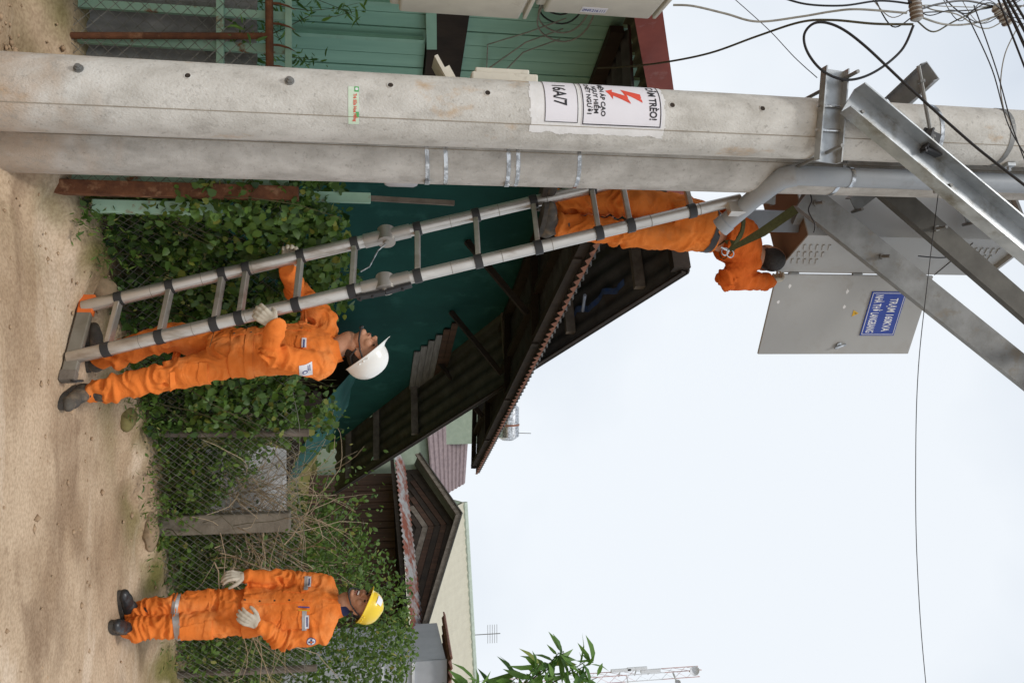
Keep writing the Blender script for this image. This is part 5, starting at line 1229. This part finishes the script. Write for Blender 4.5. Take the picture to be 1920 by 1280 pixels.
def wrinkle(me, segs, joints, amp=.004, jamp=.011, seed=0):
    """cloth creases: fine across each limb, deep near the joints"""
    n = len(me.vertices); co = np.empty(n*3, np.float32); me.vertices.foreach_get('co', co); co = co.reshape(-1, 3)
    no = np.empty(n*3, np.float32); me.vertex_normals.foreach_get('vector', no); no = no.reshape(-1, 3)
    best = np.full(n, 1e9); ax = np.zeros((n, 3))
    for a, b in segs:
        a = np.array(a); b = np.array(b); d = b-a; L = np.linalg.norm(d); t = np.clip(((co-a) @ d)/(L*L), 0, 1)
        dist = np.linalg.norm(co-a-t[:, None]*d, axis=1); m = dist < best; best[m] = dist[m]; ax[m] = d/L
    w = np.zeros(n)
    for j, rad, k in joints: w = np.maximum(w, k*np.exp(-(np.linalg.norm(co-np.array(j), axis=1)/rad)**2))
    al = (co*ax).sum(1, keepdims=True)*ax; pe = co-al
    # tilt the crease direction a little from place to place
    q1 = al*22+pe*5+seed*3.1; q2 = al*13+pe*3.6+seed*1.7+50; q3 = (al+pe)*6+seed
    out = np.empty(n)
    for i in range(n):
        v3 = Vector(q3[i]); s = noise.noise(v3)
        a = noise.noise(Vector(q1[i])+Vector((s, -s, s))*1.6); b = noise.noise(Vector(q2[i])+Vector((s, s, -s))*2.0)
        r = max(-.6, 1-abs(b)*4.0)
        out[i] = amp*(s*1.2+.8*a)+(amp*.6+jamp*w[i])*(r*.75+a*.6-.25)
    co += no*out[:, None]; me.vertices.foreach_set('co', co.ravel().astype(np.float32)); me.update()
def bvh_of(me):
    return BVHTree.FromPolygons([v.co.copy() for v in me.vertices], [tuple(p.vertices) for p in me.polygons])
def decal(bv, c, n, up, w, h, off, mat, name, parent, nu=8, nv=8, shape=None, thick=False):
    """patch sewn on to cloth: a grid dropped on the surface along -n"""
    n = Vector(n).normalized(); up = Vector(up); up = (up-n*up.dot(n)).normalized(); s = up.cross(n)
    P = []
    for j in range(nv+1):
        row = []
        for i in range(nu+1):
            a, b = (i/nu-.5)*w, (j/nv-.5)*h
            if shape == 'disc':
                rr = max(abs(a)/(w/2), abs(b)/(h/2)); L = math.hypot(a/(w/2), b/(h/2)); k = rr/L if L > 1e-6 else 1; a *= k; b *= k
            if shape == 'flap' and j == 0: b += .25*h*abs(i/nu-.5)*2
            o = Vector(c)+s*a+up*b+n*.18; hit = bv.ray_cast(o, -n, .4)[0]
            row.append((hit if hit is not None else Vector(c)+s*a+up*b)+n*off)
        P.append(row)
    mb = MB()
    if thick: mb.grid(P, -n*(off*.95))
    else: mb.grid(P)
    return mb.build(name, mat, parent, smooth=True, fix=thick)
def ring_band(bv, p, q, f, w, off, mat, name, parent, n=32, tilt=0, R=.16):
    p, q = Vector(p), Vector(q); d = (q-p).normalized(); c = p.lerp(q, f); a = d.orthogonal().normalized(); b = d.cross(a); P = []
    for k in (-.5, 0, .5):
        row = []
        for i in range(n+1):
            th = 2*math.pi*i/n; r = a*math.cos(th)+b*math.sin(th); o = c+d*(k*w+tilt*math.sin(th))+r*.0
            hit, nn, ix, ds = bv.ray_cast(o, r, R)
            row.append((hit if hit is not None else o+r*.09)+r*off)
        P.append(row)
    mb = MB(); mb.grid(P); return mb.build(name, mat, parent, smooth=True, fix=False)
def hand(wrist, d, n, thumb, curls, mat, parent, spread=.10, tcurl=.3, scale=1.0, name='glove'):
    d = Vector(d).normalized(); n = Vector(n); n = (n-d*n.dot(d)).normalized(); t = d.cross(n)
    if t.dot(Vector(thumb)) < 0: t = -t
    w = Vector(wrist); mb = MB(); k = scale
    chain(mb, [w-d*.012*k, w+d*.012*k], [.030*k, .028*k])
    Ls = (.072, .080, .074, .058)
    for i in range(4):
        o = (1.5-i)/1.5; base = w+d*(.02*k)+t*(.018*o*k); kn = w+d*((.092-.006*abs(o))*k)+t*(.034*o*k)-n*(.004*k)
        chain(mb, [base, base.lerp(kn, .5)+n*.004*k, kn], [.019*k, .0165*k, .0135*k], 10)
        dd = (d+t*(spread*o)).normalized(); p = kn; pts = [p]; ang = 0; cv = curls[i] if hasattr(curls[0], '__len__') else curls
        for j, fr in enumerate((.45, .31, .24)):
            ang += math.radians(cv[j]); v = dd*math.cos(ang)+n*math.sin(ang); p = p+v*(Ls[i]*fr*k); pts.append(p)
        chain(mb, pts, [.0128*k, .0115*k, .0105*k, .009*k], 10)
    b = w+d*.022*k+t*.026*k; m1 = b+(t*.62+d*.6+n*.35).normalized()*.040*k; m2 = m1+(t*.30+d*.85+n*(.25+tcurl)).normalized()*.034*k
    m3 = m2+(t*.05+d*.8+n*(.3+tcurl*1.5)).normalized()*.026*k
    chain(mb, [b, m1, m2, m3], [.018*k, .0145*k, .0125*k, .010*k], 10)
    return link_mesh(name, remesh(mb, .0042, 2, .4), mat, parent)
def boot(ankle, toe, ground, mat, parent, sole_mat=RUBBER, L=.285, lace=True):
    toe = Vector((toe[0], toe[1], 0)).normalized(); s = Vector((-toe.y, toe.x, 0)); a = Vector((ankle[0], ankle[1], ground))
    B = lambda f, u, w=0: a+toe*f+UP*u+s*w
    mb = MB(); ax = (toe, s, UP)
    mb.ball(B(-.045, .055), (.050, .042, .050), ax); mb.ball(B(.03, .058), (.075, .044, .055), ax); mb.ball(B(.10, .050), (.075, .047, .042), ax); mb.ball(B(.150, .043), (.052, .044, .034), ax)
    chain(mb, [B(-.015, .07), B(-.008, .13), B(-.004, .17)], [.048, .047, .050])
    bt = link_mesh('boot', remesh(mb, .006, 3), mat, parent)
    out = []
    for q in np.linspace(0, 2*math.pi, 29)[:-1]:
        f = math.cos(q); w = math.sin(q); out.append((.052+.147*f, (.050 if f > 0 else .044)*w*(1-.12*max(0, -math.cos(2*q)))))
    mb = MB(); mb.prism(out, B(0, .014), (toe, s, UP), .028); mb.build('sole', sole_mat, bt)
    if lace:
        for k in range(4):
            c = B(.045-.016*k, .098+.014*k); mb = MB(); mb.tube([c-s*.026, c+toe*.012+UP*.008, c+s*.026], .0032, 5); mb.build('lace', BLACKP, bt)
    return bt
def head(org, fwd, up, neck, parent, smile=False, tooth=False):
    f = Vector(fwd).normalized(); u = Vector(up); u = (u-f*u.dot(f)).normalized(); s = u.cross(f)      # s = the person's left
    o = Vector(org); H_ = lambda a, b, c=0: o+f*a+u*b+s*c; ax = (f, s, u); mb = MB()
    E_ = lambda a, b, c, ra, rb, rc: mb.ball(H_(a, b, c), (ra, rc, rb), ax, 20, 14)
    E_(-.012, .035, 0, .098, .085, .077); E_(.03, -.022, 0, .060, .088, .061); E_(.022, -.068, 0, .056, .042, .052); E_(.068, -.092, 0, .022, .020, .026)
    chain(mb, [H_(.086, .018), H_(.100, -.008), H_(.110, -.024)], [.010, .012, .0135], 10)
    for c in (-1, 1):
        E_(.098, -.029, c*.012, .011, .008, .009); E_(.078, .026, c*.030, .017, .010, .028); E_(.060, -.022, c*.041, .030, .028, .022)
        E_(-.008, -.010, c*.078, .020, .032, .009); E_(.002, -.03, c*.074, .012, .014, .008)
    E_(.086, -.052, 0, .014, .007, .024); E_(.084, -.064, 0, .014, .008, .021)
    chain(mb, [H_(-.025, -.05), H_(-.03, -.10), Vector(neck)], [.058, .056, .064], 18)
    return mb, H_, ax
def person(name, label, D):
    root = thing(name, label, 'person', D['base'])
    f = Vector(D['facing']).normalized(); l = Vector((-f.y, f.x, 0)); J = {k: Vector(v) for k, v in D['J'].items()}
    # --- body: one continuous skin surface from head to limbs
    hb, H_, hax = head(D['head'], D['hfwd'], D['hup'], J['neck']-UP*.03, root)
    loft(hb, [(J['pelvis']-UP*.08, l, f, .12, .085), (J['waist'], l, f, .12, .085), (J['chest'], l, f, .135, .09), (J['neck']-UP*.05, l, f, .10, .06), (J['neck'], l, f, .055, .055)])
    for S_ in 'LR':
        chain(hb, [J['sh'+S_], J['el'+S_], J['wr'+S_]], [.045, .036, .026]); chain(hb, [J['hip'+S_], J['kn'+S_], J['an'+S_]], [.07, .05, .036])
    body = link_mesh('body', remesh(hb, .0055, 2, .4), SKIN, root)
    # face details
    for c in (-1, 1):
        mb = MB(); mb.ball(H_(.0865, .006, c*.031), (.006, .0145, .0045), hax, 10, 8); mb.build('eye', EYE, body, smooth=True)
        mb = MB(); mb.tube([H_(.090, .022, c*.016), H_(.092, .028, c*.030), H_(.080, .025, c*.048)], [.0035, .0045, .002], 6); mb.build('eyebrow', HAIR, body)
    if D.get('smile'):
        mb = MB(); mb.ball(H_(.0945, -.059), (.006, .024, .0095), hax, 14, 8); mb.build('mouth', M('mouth_dark', (.10, .025, .02), rough=.6), body, smooth=True)
        mb = MB(); mb.ball(H_(.0985, -.056), (.004, .019, .0055), hax, 14, 8); mb.build('teeth', TEETH, body, smooth=True)
        mb = MB(); mb.tube([H_(.094, -.072, -.016), H_(.100, -.0735, 0), H_(.094, -.072, .016)], [.003, .0045, .003], 6); mb.build('lip', LIP, body, smooth=True)
    else:
        mb = MB(); mb.tube([H_(.091, -.057, -.022), H_(.1005, -.058, 0), H_(.091, -.057, .022)], .0035, 6); mb.build('mouth', LIP, body, smooth=True)
    hm = MB(); hm.ball(H_(-.034, .026), (.080, .0775, .088), hax, 20, 14); hm.ball(H_(-.05, -.045 if not D.get('plain') else .0), (.05, .058, .05), hax, 16, 10)
    link_mesh('hair', remesh(hm, .006, 2), HAIR, root)
    # --- clothing
    cloth = D['cloth']; k = D.get('bulk', 1.0)
    tb = MB(); sg = []
    loft(tb, [(J['pelvis']-UP*.13, l, f, .135*k, .115*k), (J['pelvis']-UP*.05, l, f, .165*k, .128*k), (J['pelvis']+(J['waist']-J['pelvis'])*.6, l, f, .152*k, .118*k), (J['waist'], l, f, .145*k, .112*k)])
    for S_ in 'LR':
        h_, k_, a_ = J['hip'+S_], J['kn'+S_], J['an'+S_]
        chain(tb, [h_, h_.lerp(k_, .5), k_, k_.lerp(a_, .5), a_.lerp(k_, .12), a_], [.098*k, .092*k, .080*k, .077*k, .073*k, .068*k], 18); sg += [(h_, k_), (k_, a_)]
    sg += [(J['pelvis']-UP*.1, J['waist'])]
    tm = remesh(tb, .0072, 3)
    jn = []
    for S_ in 'LR': jn += [(J['kn'+S_], .13, 1.0), (J['an'+S_]+UP*.05, .12, 1.25), (J['hip'+S_], .13, .6)]
    wrinkle(tm, sg, jn, .0042, .024, D['seed']); bt = bvh_of(tm); tro = link_mesh('trousers', tm, cloth, root)
    jb = MB(); top = D.get('jacket_top', J['neck']); hem = J['hem']; up_ = (J['chest']-hem).normalized()
    hw = D.get('hemw', 1.0)
    loft(jb, [(hem, l, f, .170*k*hw, .137*k*hw), (hem.lerp(J['chest'], .35), l, f, .166*k, .132*k), (hem.lerp(J['chest'], .75), l, f, .176*k, .138*k), (J['chest'], l, f, .180*k, .136*k),
              (J['chest'].lerp(J['neck'], .55), l, f, .165*k, .115*k), (J['chest'].lerp(J['neck'], .85), l, f, .115*k, .085*k), (J['neck'], l, f, .072, .072)])
    sj = [(hem, J['chest'])]; jj = []
    for S_ in 'LR':
        a, b, c = J['sh'+S_], J['el'+S_], J['wr'+S_]
        chain(jb, [J['neck'].lerp(a, .45)-UP*.02, a, a.lerp(b, .5), b, b.lerp(c, .5), c], [.070*k, .082*k, .074*k, .066*k, .060*k, .050*k], 18); sj += [(a, b), (b, c)]; jj += [(b, .12, 1.1), (a, .12, .55), (c, .08, .5)]
    jm = remesh(jb, .0072, 3); wrinkle(jm, sj, jj+[(hem, .16, .5)], .0046, .023, D['seed']+9); bj = bvh_of(jm); jac = link_mesh('jacket', jm, D.get('jcloth', cloth), root)
    if not D.get('plain'):
        # collar
        nk = J['neck']
        for sgn in (-1, 1):
            P = []
            for j in range(4):
                row = []
                for i in range(11):
                    a = math.radians(12+(165-12)*i/10)*sgn; rr = .066+.010*j; hh = .052-.028*j-(.035 if i < 2 else 0)*(j > 1)
                    row.append(nk+f*(rr*math.cos(a)+.006)+l*(rr*math.sin(a))+UP*(hh-.012-.03*(1-math.cos(a/1.0))*0+(-.030+.030*(1-math.cos(a))/2)))
                P.append(row)
            mb = MB(); mb.grid(P, f*.003); mb.build('collar', cloth, jac, smooth=True)
        # placket, pockets
        ch = J['chest']; hm_ = hem
        decal(bj, hm_.lerp(ch, .55)+f*.12, f, UP, .036, (ch-hm_).length*1.12, .006, cloth, 'placket', jac, 3, 22, thick=True)
        for q in (.05, .28, .52, .76, .98):
            c = hm_.lerp(ch, q); hit = bj.ray_cast(c+f*.3, -f, .4)[0]
            if hit:
                mb = MB(); mb.cyl(hit+f*.004, hit+f*.0085, .0065, 10); mb.build('snap_button', STEEL, jac)
        for sgn in (-1, 1):
            c = ch+l*(.085*sgn)-UP*.02; n_ = (f+l*(.35*sgn)).normalized()
            decal(bj, c-UP*.06, n_, UP, .115, .125, .005, cloth, 'pocket', jac, 7, 7, thick=True); decal(bj, c+UP*.008, n_, UP, .120, .050, .011, cloth, 'pocket_flap', jac, 8, 5, 'flap', thick=True)
        if D.get('belt'):
            ring_band(bj, J['waist']-UP*.1, J['waist']+UP*.1, D['belt'], .045, .007, cloth, 'waistband', jac, 40, 0, .3)
        for S_, kq in D.get('cargo', (('L', 1), ('R', -1))):
            m_ = J['hip'+S_].lerp(J['kn'+S_], .62); n_ = (l*(1 if S_ == 'L' else -1)+f*.15).normalized()
            decal(bt, m_, n_, UP, .15, .17, .007, cloth, 'cargo_pocket', tro, 7, 7, thick=True); decal(bt, m_+UP*.085, n_, UP, .16, .055, .013, cloth, 'pocket_flap', tro, 8, 5, 'flap', thick=True)
    root['_'] = 0; del root['_']
    return dict(root=root, J=J, f=f, l=l, H=H_, hax=hax, bj=bj, bt=bt, jac=jac, tro=tro, body=body)
def helmet(Pn, c, mat, parent_, tilt=0, plate=False):
    H_ = Pn['H']; ax = Pn['hax']; f, s, u = ax; root = Pn['root']; o = H_(0, 0)
    A = lambda a, b, c_: o+f*a+u*b+s*c_
    rows = []; n = 44
    for j in range(11):                       # crown to rim
        th = math.pi/2*(1-j/10); row = []
        for i in range(n+1):
            q = 2*math.pi*i/n; cf, cs = math.cos(q), math.sin(q); r = math.cos(th)**.86; h = math.sin(th)**.9
            ridge = .006*math.exp(-(cs*r/.16)**2)*(1 if th > .2 else 0)
            row.append(A(-.008+.132*r*cf, .045+(.112+ridge)*h, .110*r*cs))
        rows.append(row)
    for (e, dz) in ((.004, -.008), (.012, -.014), (.016, -.012)):
        row = []
        for i in range(n+1):
            q = 2*math.pi*i/n; cf, cs = math.cos(q), math.sin(q); br = max(0, cf)**2.2
            k = {.004: .25, .012: .75, .016: 1.0}[e]
            e2 = e*(.30+.7*max(0, cf)); row.append(A(-.008+(.132+e2+.046*br*k)*cf, .045+dz-.012*br*k, (.110+e2)*cs))
        rows.append(row)
    mb = MB(); mb.grid(rows, -u*.003); t = mb.build('helmet', mat, root, smooth=True)
    for sg in (-1, 1):
        mb = MB(); pts = [A(.0, .040, .104*sg), A(.015, -.015, .087*sg), A(.040, -.068, .068*sg), A(.068, -.104, .038*sg), A(.080, -.120, 0)]
        mb.tube(pts, [.0048, .0048, .005, .006, .007], 8); mb.build('chin_strap', BLACKP, t, smooth=True)
        mb = MB(); mb.tube([A(-.085, .035, .06*sg), A(-.055, -.02, .080*sg), A(.0, -.035, .086*sg)], .0055, 7); mb.build('nape_strap', BLACKP, t, smooth=True)
        for k in (-.03, .0, .03):
            mb = MB(); mb.ball(A(k, .047, .1125*sg), .006, None, 8, 6); mb.build('rivet', mat, t, smooth=True)
    mb = MB(); mb.ball(A(.080, -.120, 0), (.014, .024, .010), ax, 12, 8); mb.build('chin_cup', BLACKP, t, smooth=True)
    if plate:
        P = [[A(-.008+(.132*math.cos(th)**.86)*math.cos(q)+.003, .045+.112*math.sin(th)**.9+.001, .110*math.cos(th)**.86*math.sin(q)*1.02) for q in np.linspace(-.30, .30, 7)] for th in np.linspace(.28, .72, 5)]
        mb = MB(); mb.grid([[p+f*.002 for p in r] for r in P]); lb = mb.build('front_badge', PAPER, t, smooth=True, fix=False)
    return t
def round_badge(bv, c, n, r, parent):
    b = decal(bv, c, n, UP, 2*r, 2*r, .004, M('badge_navy', (.06, .07, .22), rough=.8), 'badge', parent, 10, 10, 'disc')
    decal(bv, c, n, UP, 1.7*r, 1.7*r, .0052, M('badge_white', (.72, .72, .76), rough=.8), 'badge_field', b, 10, 10, 'disc')
    decal(bv, c, n, UP, 1.3*r, .34*r, .0064, MATS['badge_navy'], 'badge_star', b, 6, 2); decal(bv, c, n, UP, .34*r, 1.3*r, .0064, MATS['badge_navy'], 'badge_star', b, 2, 6)
    decal(bv, c, n, UP, .5*r, .5*r, .0072, ORANGE, 'badge_star', b, 4, 4, 'disc')
BW = M('badge_white', (.72, .72, .76), rough=.8); BN = M('badge_navy', (.06, .07, .22), rough=.8)

# ---- worker steadying the ladder
fR = on_rail(R0_, R1_, 500); rp = R0_.lerp(R1_, fR); fL_ = on_rail(L0_, L1_, 543); lp = L0_.lerp(L1_, fL_)
wrL = rp+Vector((.085, -.07, .055)); wrR = lp+Vector((.060, .050, -.012))
A = person('person', 'worker in orange overalls and white helmet steadying the ladder and looking up', dict(
    base=(.25, 5.05, 0), facing=(-.86, -.51, 0), seed=1, cloth=ORANGE, belt=.42, bulk=1.0,
    head=W(690, 671, 5.02)-Vector((.78, 0, .6))*.05, hfwd=(-.56, -.26, .78), hup=(.80, .0, .60), smile=False,
    J=dict(pelvis=W(437, 664, 5.06), waist=W(478, 660, 5.05), chest=W(570, 653, 5.04), neck=W(632, 657, 5.03), hem=W(436, 663, 5.06),
           shL=W(600, 686, 4.90), elL=W(506, 664, 4.73), wrL=wrL, shR=W(608, 600, 5.17), elR=W(560, 552, 5.20), wrR=wrR,
           hipL=W(425, 678, 5.00), knL=W(312, 706, 4.97), anL=W(186, 734, 4.97), hipR=W(425, 642, 5.13), knR=W(308, 634, 5.10), anR=W(192, 674, 5.20))))
ra = A['root']
hand(wrL+Vector((-.012, 0, -.005)), (-.62, .12, -.76), (.05, 1, .1), (-.7, 0, .7), (20, 30, 24), GLOVE, ra, spread=.05, tcurl=.5)
hand(wrR+Vector((-.01, 0, 0)), (-.98, -.05, .10), (-.1, -1, 0), (0, 0, 1), (18, 62, 50), GLOVE, ra, spread=.06, tcurl=.6)
ga = G(.3, 4.98)
boot(W(196, 737, 4.96), (.30, -.95), G(.31, 4.96), BOOTD, ra); boot(W(190, 668, 5.22), (-1, .05), G(.07, 5.22)+.0, BOOTD, ra)
helmet(A, None, HELW, ra)
f_, l_ = A['f'], A['l']; J = A['J']
sp = J['shL'].lerp(J['elL'], .28)+l_*.06; bd = decal(A['bj'], sp, (.55, -.83, .1), UP, .085, .072, .004, BW, 'sleeve_badge', A['jac'], 6, 6)
decal(A['bj'], sp+Vector((.012, 0, -.004)), (.55, -.83, .1), UP, .030, .030, .0055, BN, 'badge_emblem', bd, 6, 6, 'disc'); decal(A['bj'], sp+Vector((.012, 0, -.004)), (.55, -.83, .1), UP, .018, .018, .0066, BW, 'badge_emblem', bd, 6, 6, 'disc')
for q in (.022, .012): decal(A['bj'], sp+Vector((-.02, 0, q)), (.55, -.83, .1), UP, .034, .004, .0055, BN, 'badge_line', bd, 4, 1)
nb = J['chest']+l_*.09+UP*.012; bd = decal(A['bj'], nb, (f_+l_*.4), UP, .085, .026, .016, BW, 'name_patch', A['jac'], 8, 3)
decal(A['bj'], nb, (f_+l_*.4), UP, .062, .009, .0172, BN, 'patch_lettering', bd, 8, 1)

# ---- worker standing by the hedge
B = person('person', 'smiling worker in orange jacket and yellow helmet standing by the hedge', dict(
    base=(2.0, 5.9, 0), facing=(-.72, -.69, 0), seed=4, cloth=ORANGE, smile=True, bulk=.98, hemw=1.10,
    head=W(688, 1137, 5.90)-Vector((.5, 0, .86))*.05, hfwd=(-.70, -.62, .36), hup=(.46, .02, .87),
    J=dict(pelvis=W(450, 1146, 5.93), waist=W(490, 1147, 5.94), chest=W(572, 1143, 5.94), neck=W(636, 1138, 5.92), hem=W(458, 1146, 5.93),
           shL=W(603, 1186, 5.84), elL=W(530, 1199, 5.80), wrL=W(488, 1172, 5.72), shR=W(606, 1096, 6.05), elR=W(530, 1086, 6.08), wrR=W(462, 1080, 6.00),
           hipL=W(432, 1166, 5.88), knL=W(328, 1174, 5.84), anL=W(246, 1178, 5.84), hipR=W(432, 1128, 5.98), knR=W(328, 1136, 5.93), anR=W(252, 1146, 5.95))))
rb_ = B['root']; J = B['J']; f_, l_ = B['f'], B['l']
dL = W(433, 1146, 5.66)-W(488, 1172, 5.72); hand(J['wrL']+dL.normalized()*.015, dL, (-.3, .9, -.3), (-.8, 0, .5), (16, 24, 20), GLOVE, rb_, spread=.06, tcurl=.15)
dR = W(412, 1078, 5.94)-W(462, 1080, 6.0); gR = hand(J['wrR']+dR.normalized()*.012, dR, (.75, .5, 0), (.1, -1, 0), (22, 30, 22), GLOVE, rb_, spread=.08, tcurl=.3)
boot(W(240, 1178, 5.83), (-.45, -.9), G(1.98, 5.8), BOOTB, rb_, lace=False); boot(W(246, 1146, 5.93), (-.85, -.52), G(1.85, 5.9), BOOTB, rb_, lace=False)
helmet(B, None, HELY, rb_, plate=True)
round_badge(B['bj'], J['shL'].lerp(J['elL'], .25)+Vector((.02, -.07, 0)), (.12, -.99, .05), .030, B['jac'])
for sg, ww in ((1, .13), (-1, .12)):
    c = J['chest']+l_*(.09*sg)-UP*.005; n_ = (f_+l_*(.4*sg)).normalized(); tp = decal(B['bj'], c+UP*.012, n_, UP, ww, .030, .0135, REFL, 'reflective_tape', B['jac'], 8, 3)
    lbp = decal(B['bj'], c+UP*.030+l_*(.012*sg), n_, UP, .082, .026, .015, BW, 'name_patch', B['jac'], 8, 3); decal(B['bj'], c+UP*.030+l_*(.012*sg), n_, UP, .06, .009, .0162, BN, 'patch_lettering', lbp, 8, 1)
for S_ in 'LR': ring_band(B['bt'], J['hip'+S_], J['kn'+S_], .97, .042, .004, REFL, 'reflective_tape', B['tro'], 32, .012 if S_ == 'L' else -.012)
c = J['chest']+l_*.07-UP*.005+f_*.15
for k, (m_, dx) in enumerate(((YELLOWINK, .0), (BLUESIGN, -.02))):
    mb = MB(); q = B['bj'].ray_cast(c+l_*dx+f_*.2, -f_, .5)[0] or c; mb.tube([q+f_*.016+UP*-.03, q+f_*.016+UP*.045+l_*.01], .004, 7); mb.build('pen', m_, B['jac'])
sh_ = MB(); chain(sh_, [J['neck']-UP*.02, J['neck']+UP*.022], [.070, .064]); link_mesh('undershirt', remesh(sh_, .008, 2), NAVY, rb_)

# ---- worker up on the ladder
fr = on_rail(R0_, R1_, 1009); rung = (R0_.lerp(R1_, fr)+L0_.lerp(L1_, fr))/2
C = person('person', 'worker in faded orange clothes on the ladder reaching into the grey cabinet', dict(
    base=tuple(rung), facing=(-.45, .89, 0), seed=8, cloth=ORANGEF, jcloth=ORANGED, plain=True, bulk=1.02,
    head=W(1437, 483, 5.07), hfwd=(-.35, .85, .10), hup=(.1, .0, 1),
    J=dict(pelvis=W(1290, 418, 4.86), waist=W(1338, 430, 4.88), chest=W(1396, 458, 4.98), neck=W(1420, 470, 5.03), hem=W(1352, 436, 4.89),
           shR=W(1402, 492, 4.98), elR=W(1362, 524, 4.90), wrR=W(1440, 528, 5.05), shL=W(1402, 440, 5.06), elL=W(1385, 405, 5.20), wrL=W(1440, 425, 5.28),
           hipR=W(1278, 440, 4.84), knR=W(1160, 436, 4.82), anR=W(1052, 424, 4.80), hipL=W(1278, 392, 4.90), knL=W(1160, 380, 4.86), anL=W(1052, 376, 4.84))))
rc = C['root']; J = C['J']
hand(J['wrR']+Vector((0, .01, .015)), W(1462, 524, 5.12)-W(1440, 528, 5.05), (-.8, .3, .2), (-.3, .9, .2), (25, 35, 25), GLOVE, rc)
hand(J['wrL'], (.1, .5, .8), (.8, .3, .2), (.3, -.9, .2), (25, 35, 25), GLOVE, rc)
for S_, dx in (('R', .0), ('L', .0)): boot(J['an'+S_], (-.5, -.82), J['an'+S_].z-.135, BOOTD, rc, lace=False)
ring_band(C['bt'], J['pelvis'], J['waist'], .86, .045, .005, BLACKP, 'belt', C['tro'], 40, 0, .3)
ring_band(C['bj'], J['hem'], J['chest'], .10, .07, .008, OLIVE, 'harness_belt', C['jac'], 40, .01, .35)
for q in (0, 1):
    mb = MB(); c = W(1358+10*q, 472+4*q, 4.75); mb.tube([c+Vector((.022*math.cos(a), -.01, .022*math.sin(a))) for a in np.linspace(0, 6.283, 16)[:-1]], .004, 6, closed=True); mb.build('harness_ring', STEEL, C['jac'], smooth=True)
t = thing('safety_strap', 'olive webbing safety strap from the ladder worker to the pole steelwork', 'strap', tuple(W(1365, 470, 4.74)))
P0, P1_, P2_ = W(1365, 470, 4.74), W(1430, 435, 4.66), W(1492, 392, 4.62)
mb = MB(); d = (P2_-P0).normalized(); s = d.cross(Vector((.3, 1, .1))).normalized()
mb.grid([[P0.lerp(P1_, i/6)+s*(w*(.4+.6*i/6)) for i in range(7)]+[P1_.lerp(P2_, i/6)+s*w for i in range(1, 7)] for w in (-.028, 0, .028)], (0, .004, 0)); mb.build('webbing', OLIVE, t, smooth=True)
mb = MB(); mb.tube([P0, P0+Vector((-.02, -.01, -.05))], .006, 8); mb.ball(P0, .012, None, 8, 6); mb.build('snap_hook', STEEL, t)
